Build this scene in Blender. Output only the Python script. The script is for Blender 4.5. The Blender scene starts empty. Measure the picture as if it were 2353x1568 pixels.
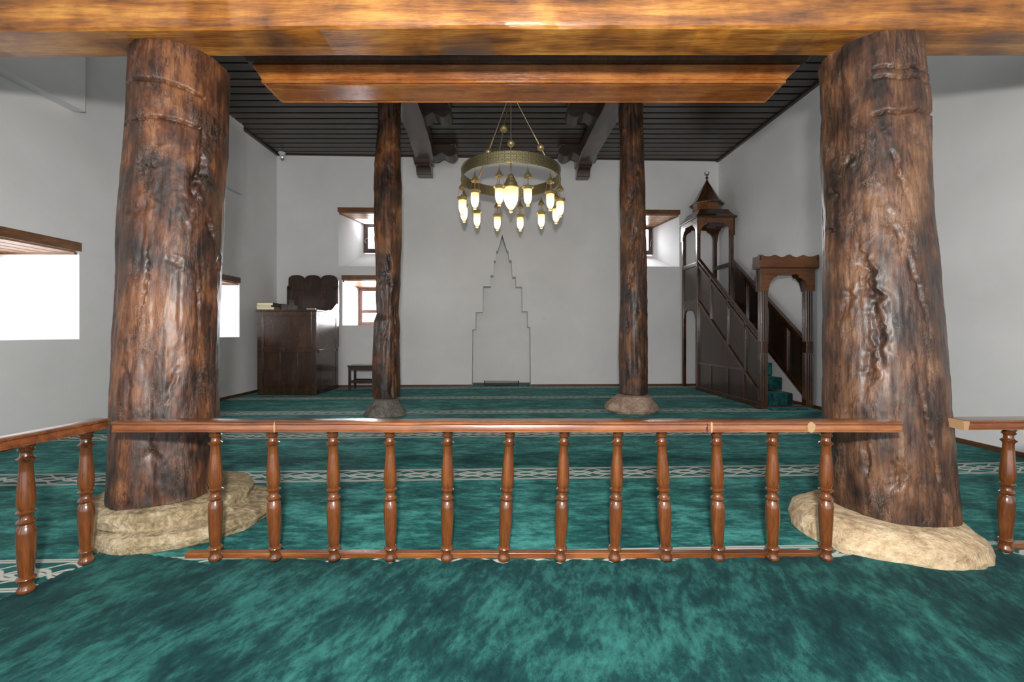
import bpy, bmesh, math, random
from mathutils import Vector, noise, Matrix
PI = math.pi
random.seed(7)
C = bpy.context.scene.collection
SC = bpy.context.scene

# ------------------------------------------------------------------ camera, world, lights, exposure
F = 1000.0            # focal length in pixels of the 2353 wide frame
HZ = 765.0            # horizon row
CX = 1176.5
EYE = 1.2
cam = bpy.data.cameras.new('camera'); camo = bpy.data.objects.new('camera', cam); C.objects.link(camo)
camo.location = (0, 0, EYE); camo.rotation_euler = (PI/2, 0, 0)
cam.sensor_width = 36; cam.lens = F/2353*36; cam.shift_y = -(784-HZ)/2353; cam.clip_start = 0.05
SC.camera = camo
SC.view_settings.view_transform = 'Standard'; SC.view_settings.look = 'None'
SC.view_settings.exposure = 0.55; SC.view_settings.gamma = 1; SC.view_settings.use_curve_mapping = False

w = bpy.data.worlds.new('sky'); SC.world = w; w.use_nodes = True
wn = w.node_tree; bg = wn.nodes['Background']
bg.inputs[0].default_value = (0.97, 0.98, 1.0, 1); bg.inputs[1].default_value = 1.5

def light(name, kind, loc, rot, energy, color, **kw):
    l = bpy.data.lights.new(name, kind); l.energy = energy; l.color = color
    for k, v in kw.items(): setattr(l, k, v)
    o = bpy.data.objects.new(name, l); C.objects.link(o); o.location = loc; o.rotation_euler = rot
    return o
# the photographer's flash, a little above and behind the lens
light('flash', 'SPOT', (0, -0.25, EYE+0.50), (math.radians(97), 0, 0), 470, (1.0, 0.97, 0.93), spot_size=math.radians(172), spot_blend=0.35, shadow_soft_size=0.07)
# daylight in the window openings
DAY = (0.93, 0.96, 1.0)
light('daylight_window', 'AREA', (-7.4, 4.1, 1.7), (0, -math.radians(86), 0), 95, DAY, shape='RECTANGLE', size=.7, size_y=1.8)
light('daylight_window', 'AREA', (-7.4, 7.0, 1.7), (0, -math.radians(86), 0), 110, DAY, shape='RECTANGLE', size=.7, size_y=1.6)
light('daylight_window', 'AREA', (-3.1, 11.7, 2.1), (-math.radians(80), 0, 0), 380, DAY, shape='RECTANGLE', size=1.8, size_y=1.6)
light('daylight_window', 'AREA', (-3.25, 11.7, 4.0), (-math.radians(75), 0, 0), 50, DAY, shape='RECTANGLE', size=1.2, size_y=1.0)
light('daylight_window', 'AREA', (3.2, 11.9, 4.0), (-math.radians(75), 0, 0), 190, DAY, shape='RECTANGLE', size=1.2, size_y=1.0)

# ------------------------------------------------------------------ helpers
class MB:
    def __init__(s): s.v = []; s.f = []
    def add(s, vs, fs):
        n = len(s.v); s.v += [tuple(p) for p in vs]; s.f += [tuple(i+n for i in f) for f in fs]; return s
    def box(s, x0, x1, y0, y1, z0, z1):
        v = [(x0,y0,z0),(x1,y0,z0),(x1,y1,z0),(x0,y1,z0),(x0,y0,z1),(x1,y0,z1),(x1,y1,z1),(x0,y1,z1)]
        return s.add(v, [(0,3,2,1),(4,5,6,7),(0,1,5,4),(1,2,6,5),(2,3,7,6),(3,0,4,7)])
    def hexa(s, v):  # 4 bottom ccw, 4 top ccw
        return s.add(v, [(0,3,2,1),(4,5,6,7),(0,1,5,4),(1,2,6,5),(2,3,7,6),(3,0,4,7)])
    def bar(s, a, b, w, h, up=(0,0,1)):
        a = Vector(a); b = Vector(b); d = (b-a).normalized(); u = Vector(up); sd = d.cross(u).normalized(); u = sd.cross(d)
        q = [(-1,-1),(1,-1),(1,1),(-1,1)]
        v = [a+sd*(w/2*i)+u*(h/2*j) for i, j in q]+[b+sd*(w/2*i)+u*(h/2*j) for i, j in q]
        return s.add(v, [(0,1,2,3),(7,6,5,4),(0,4,5,1),(1,5,6,2),(2,6,7,3),(3,7,4,0)])
    def prism(s, poly, axis, a, b):
        # poly of 2d points extruded along axis: 'x' -> (a,p,q), 'y' -> (p,a,q), 'z' -> (p,q,a)
        def m(p, t): return {'x': (t,p[0],p[1]), 'y': (p[0],t,p[1]), 'z': (p[0],p[1],t)}[axis]
        n = len(poly)
        vs = [m(p, a) for p in poly]+[m(p, b) for p in poly]
        return s.add(vs, [tuple(range(n))[::-1], tuple(range(n, 2*n))]+[(i, (i+1)%n, n+(i+1)%n, n+i) for i in range(n)])
    def lathe(s, prof, c=(0,0,0), seg=24, M=None):
        vs = []; fs = []
        for r, z in prof:
            for k in range(seg):
                t = 2*PI*k/seg; p = Vector((r*math.cos(t), r*math.sin(t), z))
                if M: p = M @ p
                vs.append((p.x+c[0], p.y+c[1], p.z+c[2]))
        for i in range(len(prof)-1):
            for k in range(seg):
                k2 = (k+1)%seg; fs.append((i*seg+k, i*seg+k2, (i+1)*seg+k2, (i+1)*seg+k))
        if prof[0][0] > 1e-4: fs.append(tuple(range(seg))[::-1])
        if prof[-1][0] > 1e-4: fs.append(tuple((len(prof)-1)*seg+k for k in range(seg)))
        return s.add(vs, fs)
    def tube(s, pts, r, seg=8):
        pts = [Vector(p) for p in pts]; vs = []; fs = []
        for i, p in enumerate(pts):
            d = (pts[min(i+1, len(pts)-1)]-pts[max(i-1, 0)]).normalized()
            u = Vector((0,0,1)) if abs(d.z) < .9 else Vector((1,0,0))
            a = d.cross(u).normalized(); b = d.cross(a)
            rr = r[i] if isinstance(r, (list, tuple)) else r
            for k in range(seg):
                t = 2*PI*k/seg; vs.append(p+a*(rr*math.cos(t))+b*(rr*math.sin(t)))
        for i in range(len(pts)-1):
            for k in range(seg):
                k2 = (k+1)%seg; fs.append((i*seg+k, (i+1)*seg+k, (i+1)*seg+k2, i*seg+k2))
        fs.append(tuple(range(seg))); fs.append(tuple((len(pts)-1)*seg+k for k in range(seg))[::-1])
        return s.add(vs, fs)
    def ball(s, c, r, seg=16, rings=10, sz=1):
        prof = [(max(1e-5, r*math.sin(PI*i/rings)), -r*sz*math.cos(PI*i/rings)) for i in range(rings+1)]
        return s.lathe(prof, c, seg)
    def build(s, name, mat, parent=None, bevel=0, smooth=35, seg=2):
        me = bpy.data.meshes.new(name); me.from_pydata(s.v, [], s.f)
        bm = bmesh.new(); bm.from_mesh(me)
        bmesh.ops.remove_doubles(bm, verts=bm.verts, dist=1e-6)
        bmesh.ops.recalc_face_normals(bm, faces=bm.faces)
        bm.to_mesh(me); bm.free()
        if smooth:
            me.polygons.foreach_set('use_smooth', [True]*len(me.polygons)); me.set_sharp_from_angle(angle=math.radians(smooth))
        me.materials.append(mat); o = bpy.data.objects.new(name, me); C.objects.link(o)
        if parent: o.parent = parent
        if bevel:
            b = o.modifiers.new('bevel', 'BEVEL'); b.width = bevel; b.segments = seg; b.limit_method = 'ANGLE'; b.harden_normals = True
        return o

def plate(name, outer, holes, thick, mat, M, parent=None, smooth=True):
    """flat board with holes; outline in a local plane, extruded 0..thick along local z, then moved by M"""
    me = plate_mesh(name, outer, holes, thick, M)
    me.materials.append(mat); o = bpy.data.objects.new(name, me); C.objects.link(o)
    if parent: o.parent = parent
    return o
def plate_mesh(name, outer, holes, thick, M):
    cu = bpy.data.curves.new('t', 'CURVE'); cu.dimensions = '2D'; cu.fill_mode = 'BOTH'; cu.extrude = thick/2
    for loop in [outer]+list(holes):
        sp = cu.splines.new('POLY'); sp.points.add(len(loop)-1)
        for p, q in zip(sp.points, loop): p.co = (q[0], q[1], 0, 1)
        sp.use_cyclic_u = True
    o = bpy.data.objects.new('t', cu); C.objects.link(o)
    dg = bpy.context.evaluated_depsgraph_get(); dg.update()
    me = bpy.data.meshes.new_from_object(o.evaluated_get(dg)); me.name = name
    bpy.data.objects.remove(o); bpy.data.curves.remove(cu)
    me.transform(Matrix.Translation((0, 0, thick/2))); me.transform(M)
    bm = bmesh.new(); bm.from_mesh(me); bmesh.ops.remove_doubles(bm, verts=bm.verts, dist=1e-5)
    bmesh.ops.recalc_face_normals(bm, faces=bm.faces)
    for f in bm.faces: f.smooth = False
    bm.to_mesh(me); bm.free()
    me.materials.clear()
    return me
def join_meshes(name, meshes, mat, parent=None, smooth=None):
    bm = bmesh.new()
    for m in meshes: bm.from_mesh(m)
    me = bpy.data.meshes.new(name); bm.to_mesh(me); bm.free()
    if smooth: me.polygons.foreach_set('use_smooth', [True]*len(me.polygons)); me.set_sharp_from_angle(angle=math.radians(smooth))
    me.materials.append(mat); o = bpy.data.objects.new(name, me); C.objects.link(o)
    if parent: o.parent = parent
    return o
def basis(o, x, y, z):
    return Matrix(((x[0],y[0],z[0],o[0]),(x[1],y[1],z[1],o[1]),(x[2],y[2],z[2],o[2]),(0,0,0,1)))

def tag(o, label=None, cat=None, group=None, kind=None):
    if label: o['label'] = label
    if cat: o['category'] = cat
    if group: o['group'] = group
    if kind: o['kind'] = kind
    return o
def empty(name, loc, rz, label, cat, group=None):
    o = bpy.data.objects.new(name, None); C.objects.link(o); o.location = loc; o.rotation_euler = (0, 0, rz)
    o.empty_display_size = .2
    return tag(o, label, cat, group)
def copy_tree(o, parent=None):
    c = o.copy(); C.objects.link(c)
    if parent: c.parent = parent
    for ch in [k for k in bpy.data.objects if k.parent == o]: copy_tree(ch, c)
    return c
def px_floor(x, y, z=0):    # a point of height z seen at column x, row y
    D = (EYE-z)*F/(y-HZ); return ((x-CX)*D/F, D)
def px_at(x, y, D): return ((x-CX)*D/F, EYE+(HZ-y)*D/F)
def fbm(x, y, z, o=4): return noise.fractal(Vector((x, y, z)), 1.0, 2.0, o)

# ------------------------------------------------------------------ materials
class NT:
    def __init__(s, name):
        s.m = bpy.data.materials.new(name); s.m.use_nodes = True; s.t = s.m.node_tree; s.n = s.t.nodes
        s.b = s.n['Principled BSDF']; s.out = s.n['Material Output']
        s.tc = s.n.new('ShaderNodeTexCoord')
    def lk(s, a, b): s.t.links.new(a, b)
    def val(s, sock, v):
        if hasattr(v, 'is_output') or isinstance(v, bpy.types.NodeSocket): s.lk(v, sock)
        else: sock.default_value = v
    def mapping(s, sc=(1,1,1), rot=(0,0,0), loc=(0,0,0), src=None):
        m = s.n.new('ShaderNodeMapping'); m.inputs['Scale'].default_value = sc; m.inputs['Rotation'].default_value = rot; m.inputs['Location'].default_value = loc
        s.lk(src or s.tc.outputs['Object'], m.inputs[0]); return m.outputs[0]
    def noise(s, vec, scale=5, detail=6, rough=.55, dist=0, lac=2):
        n = s.n.new('ShaderNodeTexNoise'); n.inputs['Scale'].default_value = scale; n.inputs['Detail'].default_value = detail
        n.inputs['Roughness'].default_value = rough; n.inputs['Distortion'].default_value = dist; n.inputs['Lacunarity'].default_value = lac
        s.lk(vec, n.inputs['Vector']); return n.outputs['Fac']
    def voro(s, vec, scale=5, feature='F1'):
        n = s.n.new('ShaderNodeTexVoronoi'); n.feature = feature; n.inputs['Scale'].default_value = scale; s.lk(vec, n.inputs['Vector']); return n.outputs['Distance']
    def ramp(s, fac, stops):
        r = s.n.new('ShaderNodeValToRGB'); e = r.color_ramp.elements
        while len(e) < len(stops): e.new(.5)
        for el, (p, c) in zip(e, stops): el.position = p; el.color = (c[0], c[1], c[2], 1) if not isinstance(c, float) else (c, c, c, 1)
        s.lk(fac, r.inputs[0]); return r.outputs[0]
    def mix(s, f, a, b, mode='MIX'):
        m = s.n.new('ShaderNodeMix'); m.data_type = 'RGBA'; m.blend_type = mode
        s.val(m.inputs[0], f)
        for i, v in ((6, a), (7, b)):
            if isinstance(v, tuple): m.inputs[i].default_value = (*v[:3], 1)
            else: s.lk(v, m.inputs[i])
        return m.outputs[2]
    def math(s, op, a, b=0.0, c=None):
        m = s.n.new('ShaderNodeMath'); m.operation = op; s.val(m.inputs[0], a); s.val(m.inputs[1], b)
        if c is not None: s.val(m.inputs[2], c)
        return m.outputs[0]
    def bump(s, h, strength=.3, dist=.01, nrm=None):
        b = s.n.new('ShaderNodeBump'); b.inputs['Strength'].default_value = strength; b.inputs['Distance'].default_value = dist
        s.lk(h, b.inputs['Height'])
        if nrm is not None: s.lk(nrm, b.inputs['Normal'])
        return b.outputs[0]
    def fin(s, col=None, rough=None, nrm=None, **kw):
        if col is not None:
            if isinstance(col, tuple): s.b.inputs['Base Color'].default_value = (*col[:3], 1)
            else: s.lk(col, s.b.inputs['Base Color'])
        if rough is not None: s.val(s.b.inputs['Roughness'], rough)
        if nrm is not None: s.lk(nrm, s.b.inputs['Normal'])
        for k, v in kw.items(): s.b.inputs[k.replace('_', ' ')].default_value = v
        return s.m

def wood(name, dark, mid, light, sc=(1, 9, 9), rough=.3, coat=.5, bmp=.15, fine=1.0, contrast=1.0, crough=.14):
    """varnished timber; sc stretches the figure along the small-scale axis"""
    t = NT(name); v = t.mapping(sc)
    n1 = t.noise(v, 1.6, 8, .6, .6); n2 = t.noise(t.mapping(tuple(k*4 for k in sc)), 3.0, 5, .6, .3)
    n3 = t.noise(t.tc.outputs['Object'], 2.3, 4, .6, .4)
    f = t.math('ADD', t.math('MULTIPLY', n1, .55), t.math('MULTIPLY', n3, .45))
    c = .13/contrast
    col = t.ramp(f, [(.5-c*1.3, dark), (.5, mid), (.5+c, light)])
    g = t.ramp(n2, [(.35, (.45,.4,.36)), (.55, (1,1,1))])
    col = t.mix(.55*fine, col, g, 'MULTIPLY')
    nr = t.bump(t.math('ADD', n2, t.math('MULTIPLY', n1, .7)), bmp, .006)
    return t.fin(col, t.math('ADD', rough-.08, t.math('MULTIPLY', n3, .2)), nr, Coat_Weight=coat, Coat_Roughness=crough)

M = {}
M['beam'] = wood('varnished_pine_beam', (.085,.028,.007), (.33,.118,.017), (.54,.25,.045), (.7, 7, 7), .36, .35, .45, 1.0, 1.3, .3)
M['cornice'] = wood('varnished_cornice', (.12,.034,.009), (.42,.13,.028), (.58,.23,.05), (.9, 10, 10), .25, .7, .25)
M['rail'] = wood('varnished_handrail', (.07,.02,.007), (.19,.058,.016), (.32,.12,.036), (.8, 14, 14), .25, .7, .12)
M['railside'] = wood('varnished_handrail_side', (.07,.02,.007), (.17,.052,.015), (.28,.095,.03), (14, .8, 14), .25, .7, .12)
M['baluster'] = wood('turned_baluster', (.032,.011,.004), (.14,.042,.010), (.26,.09,.020), (10, 10, 1.2), .22, .8, .08)
M['dark'] = wood('dark_ceiling_wood', (.020,.013,.010), (.040,.025,.018), (.070,.040,.025), (.8, 9, 9), .38, .3, .2)
M['darkbeam'] = wood('dark_log_beam', (.018,.008,.005), (.045,.02,.012), (.08,.035,.018), (8, .9, 8), .32, .5, .3)
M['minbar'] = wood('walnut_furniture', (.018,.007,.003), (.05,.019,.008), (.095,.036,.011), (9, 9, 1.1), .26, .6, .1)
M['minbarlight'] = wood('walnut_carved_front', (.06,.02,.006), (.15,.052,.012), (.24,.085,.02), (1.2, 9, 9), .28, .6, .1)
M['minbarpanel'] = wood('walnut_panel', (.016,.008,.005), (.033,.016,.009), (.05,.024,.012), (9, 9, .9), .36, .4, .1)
M['kursi'] = wood('walnut_desk', (.019,.008,.004), (.042,.017,.007), (.075,.030,.011), (9, 9, 1.1), .25, .6, .1)
M['lintel'] = wood('window_lintel_wood', (.07,.024,.007), (.17,.065,.018), (.26,.11,.03), (3, 3, 12), .35, .4, .1)
M['soffit'] = wood('window_soffit_planks', (.22,.10,.045), (.42,.22,.11), (.55,.33,.19), (2, 2, 8), .35, .4, .1)
M['frame'] = wood('window_frame_wood', (.06,.02,.010), (.13,.048,.025), (.19,.08,.045), (4, 4, 4), .35, .4, .1)
M['framedark'] = wood('dark_window_frame', (.03,.012,.009), (.06,.025,.018), (.09,.04,.03), (4, 4, 4), .3, .4, .1)
M['skirt'] = wood('skirting_wood', (.04,.015,.006), (.10,.04,.014), (.16,.065,.022), (1.5, 1.5, 9), .35, .4, .1)

def bark(name, a, b, c, d, seed=0, chips=.5):
    t = NT(name); off = (seed*3.1, seed*1.7, seed)
    v = t.mapping((3.6, 3.6, 1.4), loc=off); n1 = t.noise(v, 1.5, 9, .62, 1.2)
    n2 = t.noise(t.mapping((22, 22, 2.5), loc=off), 1.8, 7, .65, .8)
    n3 = t.noise(t.mapping((2.6, 2.6, 2.0), loc=off), 1.6, 5, .6, .6)
    f = t.math('ADD', t.math('MULTIPLY', n1, .42), t.math('ADD', t.math('MULTIPLY', n3, .45), t.math('MULTIPLY', n2, .13)))
    col = t.ramp(f, [(.40, a), (.47, b), (.535, c), (.61, d)])
    col = t.mix(.5, col, t.ramp(n2, [(.38, (.42,.36,.34)), (.55, (1,1,1))]), 'MULTIPLY')
    ck = t.noise(t.mapping((9, 9, 1.3), loc=off), 1.6, 8, .6, .5)
    col = t.mix(t.ramp(t.math('ABSOLUTE', t.math('SUBTRACT', ck, .5)), [(0.0, .85), (.012, 0.0)]), col, (.008,.005,.004))
    # thin pale scuffs where varnish has lifted
    n4 = t.noise(t.mapping((7, 7, 3.0), loc=off), 3.2, 10, .7, 1.8)
    ch = t.ramp(t.math('ABSOLUTE', t.math('SUBTRACT', n4, .5)), [(0.0, 1.0), (.006, 0.0)])
    n5 = t.noise(t.mapping((3, 3, 1.5), loc=off), 3, 3, .5)
    ch = t.math('MULTIPLY', t.math('MULTIPLY', ch, t.ramp(n5, [(.52, 0.0), (.6, 1.0)])), chips)
    col = t.mix(ch, col, (.62,.5,.38))
    fac = t.voro(t.mapping((7, 7, 2.6), loc=off), 2.0); fac2 = t.voro(t.mapping((16, 16, 9), loc=off), 2.0)
    h = t.math('ADD', t.math('MULTIPLY', n2, .3), t.math('ADD', t.math('MULTIPLY', n1, .8), t.math('ADD', t.math('MULTIPLY', fac, .5), t.math('MULTIPLY', fac2, .12))))
    nr = t.bump(h, .6, .022)
    return t.fin(col, t.math('ADD', .30, t.math('MULTIPLY', n3, .3)), nr, Coat_Weight=.26, Coat_Roughness=.33, Specular_IOR_Level=.35)
M['bark'] = bark('varnished_trunk', (.010,.007,.006), (.040,.017,.010), (.095,.034,.015), (.19,.075,.027))
M['barkright'] = bark('varnished_trunk_brown', (.018,.011,.008), (.058,.027,.016), (.115,.052,.026), (.21,.105,.052), 3)
M['barkback'] = bark('varnished_trunk_far', (.015,.008,.006), (.045,.018,.009), (.10,.036,.012), (.22,.08,.02), 5, .25)
M['endgrain'] = M['bark']

def stone(name, a, b, c, sc=1.0):
    t = NT(name); o = t.tc.outputs['Object']
    n1 = t.noise(o, 6*sc, 8, .7, .6); n2 = t.noise(o, 38*sc, 6, .7, .2); v = t.voro(t.mapping((1,1,1)), 26*sc)
    f = t.math('ADD', t.math('MULTIPLY', n1, .6), t.math('MULTIPLY', n2, .4))
    col = t.ramp(f, [(.36, a), (.5, b), (.62, c)])
    nr = t.bump(t.math('ADD', n2, t.math('ADD', n1, t.math('MULTIPLY', v, .6))), .9, .02)
    return t.fin(col, .9, nr, Specular_IOR_Level=.2)
M['stoneleft'] = stone('lichen_granite', (.12,.09,.05), (.34,.26,.15), (.60,.50,.34))
M['stoneright'] = stone('sandy_boulder', (.32,.21,.12), (.60,.45,.28), (.76,.64,.44), .7)
M['stonegrey'] = stone('grey_granite', (.07,.065,.055), (.18,.165,.14), (.34,.31,.26))
M['stonepink'] = stone('pink_granite', (.20,.13,.09), (.38,.26,.19), (.52,.40,.31))

def plaster():
    t = NT('white_plaster'); o = t.tc.outputs['Object']
    n = t.noise(o, 1.1, 6, .6, .3); n2 = t.noise(o, 14, 6, .6)
    col = t.ramp(n, [(.3, (.715,.71,.71)), (.7, (.79,.785,.785))])
    return t.fin(col, .85, t.bump(t.math('ADD', n, t.math('MULTIPLY', n2, .12)), .35, .03), Specular_IOR_Level=.25)
M['plaster'] = plaster()

def carpet(name, bands, dark, mid, light, seed=0, strokes=False):
    t = NT(name)
    sep = t.n.new('ShaderNodeSeparateXYZ'); t.lk(t.tc.outputs['Object'], sep.inputs[0]); X, Y = sep.outputs[0], sep.outputs[1]
    # patches of pile brushed one way or the other
    v1 = t.mapping((1.5, 1.05, 1) if strokes else (.9, 1.8, 1), loc=(seed, seed*2, 0), src=t.mapping(rot=(0, 0, .42)) if strokes else None)
    n1 = t.noise(v1, 2.2, 10, .68, .25)
    v2 = t.mapping((5.2, 1.9, 1) if strokes else (2.2, 6, 1), loc=(seed, 0, 0), src=t.mapping(rot=(0, 0, .42)) if strokes else None)
    n2 = t.noise(v2, 3.0, 9, .7, .4)
    n3 = t.noise(t.tc.outputs['Object'], 150, 3, .7)
    n4 = t.noise(t.mapping((13, 5, 1) if strokes else (6, 15, 1), loc=(seed, 0, 0)), 3.2, 6, .7, .3)
    f = t.math('ADD', t.math('MULTIPLY', n1, .46), t.math('ADD', t.math('MULTIPLY', n2, .34), t.math('ADD', t.math('MULTIPLY', n4, .16), t.math('MULTIPLY', n3, .06))))
    col = t.ramp(f, [(.43, dark), (.50, mid), (.555, light), (.61, tuple(k*1.5 for k in light))])
    bumpsrc = t.math('ADD', n3, t.math('MULTIPLY', n2, .5))
    if bands:
        y = t.math('SUBTRACT', Y, t.math('MULTIPLY', X, .038))
        wob = t.math('MULTIPLY', t.math('SUBTRACT', t.noise(t.mapping((3, .2, 1)), 2, 2), .5), .012)
        y = t.math('ADD', y, wob)
        v = t.math('SUBTRACT', t.math('MODULO', t.math('SUBTRACT', y, 2.25-.73), 1.46), .73)   # signed distance to the nearest band
        av = t.math('ABSOLUTE', v)
        inb = t.math('LESS_THAN', av, .155)
        u = t.math('MULTIPLY', X, 2*PI/.46)
        def line(expr, wd, soft=.004):
            d = t.math('ABSOLUTE', t.math('SUBTRACT', v, expr))
            return t.ramp(d, [(wd, 1.0), (wd+soft, 0.0)])
        s1 = t.math('SINE', u); c2 = t.math('COSINE', t.math('MULTIPLY', u, 2)); c1 = t.math('COSINE', u)
        sh = t.math('MULTIPLY', s1, t.math('ADD', .75, t.math('MULTIPLY', c2, .28)))
        L = []
        L.append(line(t.math('MULTIPLY', sh, .07), .010)); L.append(line(t.math('MULTIPLY', sh, -.07), .010))
        s3 = t.math('SINE', t.math('ADD', t.math('MULTIPLY', u, 2), 1.2))
        L.append(line(t.math('ADD', .075, t.math('MULTIPLY', s3, .028)), .007)); L.append(line(t.math('SUBTRACT', -.075, t.math('MULTIPLY', s3, .028)), .007))
        # almond in the middle of every medallion
        du = t.math('MULTIPLY', c1, .9); al = t.math('ADD', t.math('MULTIPLY', du, du), t.math('POWER', t.math('DIVIDE', av, .030), 2.0))
        L.append(t.math('LESS_THAN', t.math('ABSOLUTE', t.math('SUBTRACT', al, .55)), .22))
        for e in (.122, .142): L.append(t.ramp(t.math('ABSOLUTE', t.math('SUBTRACT', av, e)), [(.006, 1.0), (.009, 0.0)]))
        tot = L[0]
        for q in L[1:]: tot = t.math('MAXIMUM', tot, q)
        tot = t.math('MULTIPLY', t.math('MULTIPLY', tot, inb), t.math('ADD', .7, t.math('MULTIPLY', n3, .45)))
        ground = t.mix(.55, col, tuple(k*.8 for k in mid))
        col = t.mix(inb, col, ground)
        col = t.mix(tot, col, (.54,.52,.47))
    t.b.inputs['Sheen Tint'].default_value = (.45, .85, .8, 1)
    return t.fin(col, .85, t.bump(bumpsrc, .25, .004), Sheen_Weight=.08, Sheen_Roughness=.4, Specular_IOR_Level=.08)
M['carpethall'] = carpet('teal_row_carpet', True, (.006,.040,.041), (.014,.105,.098), (.046,.22,.20), 1.0)
M['carpetfront'] = carpet('teal_plain_carpet', False, (.0038,.021,.024), (.0074,.043,.043), (.019,.094,.086), 4.0, True)

def brass(name, col=(.62,.48,.24), rough=.34, pattern=False):
    t = NT(name)
    n = t.noise(t.tc.outputs['Object'], 30, 4, .6)
    if not pattern:
        return t.fin(t.ramp(n, [(.3, tuple(k*.8 for k in col)), (.7, col)]), t.math('ADD', rough-.06, t.math('MULTIPLY', n, .12)), None, Metallic=.7)
    sep = t.n.new('ShaderNodeSeparateXYZ'); t.lk(t.tc.outputs['Object'], sep.inputs[0])
    ang = t.math('ARCTAN2', sep.outputs[0], sep.outputs[1])
    P = .085; n_ = round(2*PI*.79/P)
    a = t.math('SUBTRACT', t.math('FRACT', t.math('MULTIPLY', ang, n_/(2*PI))), .5)
    b = t.math('SUBTRACT', t.math('FRACT', t.math('DIVIDE', sep.outputs[2], P)), .5)
    aa, bb = t.math('ABSOLUTE', a), t.math('ABSOLUTE', b)
    r = t.math('SQRT', t.math('ADD', t.math('MULTIPLY', a, a), t.math('MULTIPLY', b, b)))
    L = [t.math('ABSOLUTE', t.math('SUBTRACT', r, .22)), t.math('ABSOLUTE', t.math('SUBTRACT', t.math('ADD', aa, bb), .5)), t.math('ABSOLUTE', t.math('SUBTRACT', aa, bb)),
         t.math('ABSOLUTE', t.math('SUBTRACT', t.math('MAXIMUM', aa, bb), .36)), t.math('ABSOLUTE', t.math('SUBTRACT', t.math('ADD', aa, bb), .72))]
    d = L[0]
    for q in L[1:]: d = t.math('MINIMUM', d, q)
    ln = t.ramp(d, [(.035, 1.0), (.055, 0.0)])
    col2 = t.mix(ln, (.085,.07,.03), (.60,.52,.30))
    return t.fin(col2, .33, t.bump(ln, .4, .003), Metallic=.9)
M['brass'] = brass('antique_brass'); M['brassband'] = brass('pierced_brass_band', pattern=True)
def glow(name):
    t = NT(name); tr = t.n.new('ShaderNodeBsdfTranslucent'); tr.inputs[0].default_value = (1,.90,.70,1)
    df = t.n.new('ShaderNodeBsdfDiffuse'); df.inputs[0].default_value = (.9,.85,.75,1)
    tp = t.n.new('ShaderNodeBsdfTransparent'); tp.inputs[0].default_value = (1,.93,.78,1)
    a = t.n.new('ShaderNodeMixShader'); a.inputs[0].default_value = .75; t.lk(df.outputs[0], a.inputs[1]); t.lk(tr.outputs[0], a.inputs[2])
    b = t.n.new('ShaderNodeMixShader'); b.inputs[0].default_value = .22; t.lk(a.outputs[0], b.inputs[1]); t.lk(tp.outputs[0], b.inputs[2])
    t.lk(b.outputs[0], t.out.inputs[0]); return t.m
M['glow'] = glow('frosted_lamp_glass')
def flat(name, c, rough=.5, **kw): 
    t = NT(name); n = t.noise(t.tc.outputs['Object'], 20, 3)
    return t.fin(t.ramp(n, [(.3, tuple(k*.9 for k in c)), (.7, c)]), rough, None, **kw)
M['whiteplastic'] = flat('white_plastic', (.72,.73,.72), .4)
M['blackplastic'] = flat('black_plastic', (.015,.015,.016), .25)
M['blackmetal'] = flat('black_wire', (.02,.02,.02), .35)
M['pages'] = flat('book_pages', (.68,.60,.40), .8); M['coverblack'] = flat('black_book_cover', (.02,.022,.02), .4)
M['covertan'] = flat('tan_book_cover', (.36,.20,.07), .5); M['covergreen'] = flat('dark_green_cover', (.02,.04,.03), .4)
M['chrome'] = flat('steel', (.7,.7,.7), .2, Metallic=1.0)
def glass():
    t = NT('window_glass'); g = t.n.new('ShaderNodeBsdfGlossy'); g.inputs['Roughness'].default_value = .02
    tp = t.n.new('ShaderNodeBsdfTransparent'); mx = t.n.new('ShaderNodeMixShader'); mx.inputs[0].default_value = .06
    t.lk(tp.outputs[0], mx.inputs[1]); t.lk(g.outputs[0], mx.inputs[2]); t.lk(mx.outputs[0], t.out.inputs[0]); return t.m
M['glass'] = glass()

# ------------------------------------------------------------------ room shell
CE = EYE+3.94          # ceiling height
WL = -5.16             # left wall
A = Vector((WL, 9.55)); B = Vector((4.70, 9.90)); RN = Vector((4.96, 2.9))   # far corners, near end of the right wall
YB = -3.0
WT = 1.2
def struct(o): o['kind'] = 'structure'; return o

# floor slab under the carpets
struct(MB().box(WL-.1, 5.6, YB, 10.4, -.12, -.02).build('floor', M['plaster'], smooth=0))
# ceiling: boards along x with raised battens
cm = MB(); cm.box(WL-.1, 5.6, YB, 10.3, CE, CE+.1)
y = YB+.1
while y < 10.2:
    cm.box(WL-.1, 5.6, y, y+.165, CE-.028, CE+.01); y += .205
struct(cm.build('ceiling', M['dark'], smooth=0))

dfar = (B-A).normalized(); nfar = Vector((-dfar.y, dfar.x))       # nfar points away from the camera
def far_sz(px, py, off=0.0):
    """image point -> (s, z) on the far wall plane, off metres behind its face"""
    r = Vector(((px-CX)/F, 1.0)); P0 = A+nfar*off
    t = (P0.dot(nfar))/(r.dot(nfar)); p = r*t
    return ((p-P0).dot(dfar), EYE+(HZ-py)/F*t)
mih = [(1084.4,893),(1085.6,758),(1093,757),(1093,717.6),(1109,717.6),(1110,658),(1127.7,658),(1127,633),(1134,633),(1134.5,599),(1139,599),(1140.6,576),(1144,576),(1154,539),
       (1165.3,576),(1168,576),(1170.4,598),(1175.7,598),(1177.7,636),(1185.5,636),(1186,659),(1200,659),(1201,716),(1212.6,716),(1214,752),(1219,752),(1220,893)]
mih = [far_sz(*p) for p in mih]
mih[0] = (mih[0][0], -.01); mih[-1] = (mih[-1][0], -.01)
LEN = (B-A).length
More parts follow.
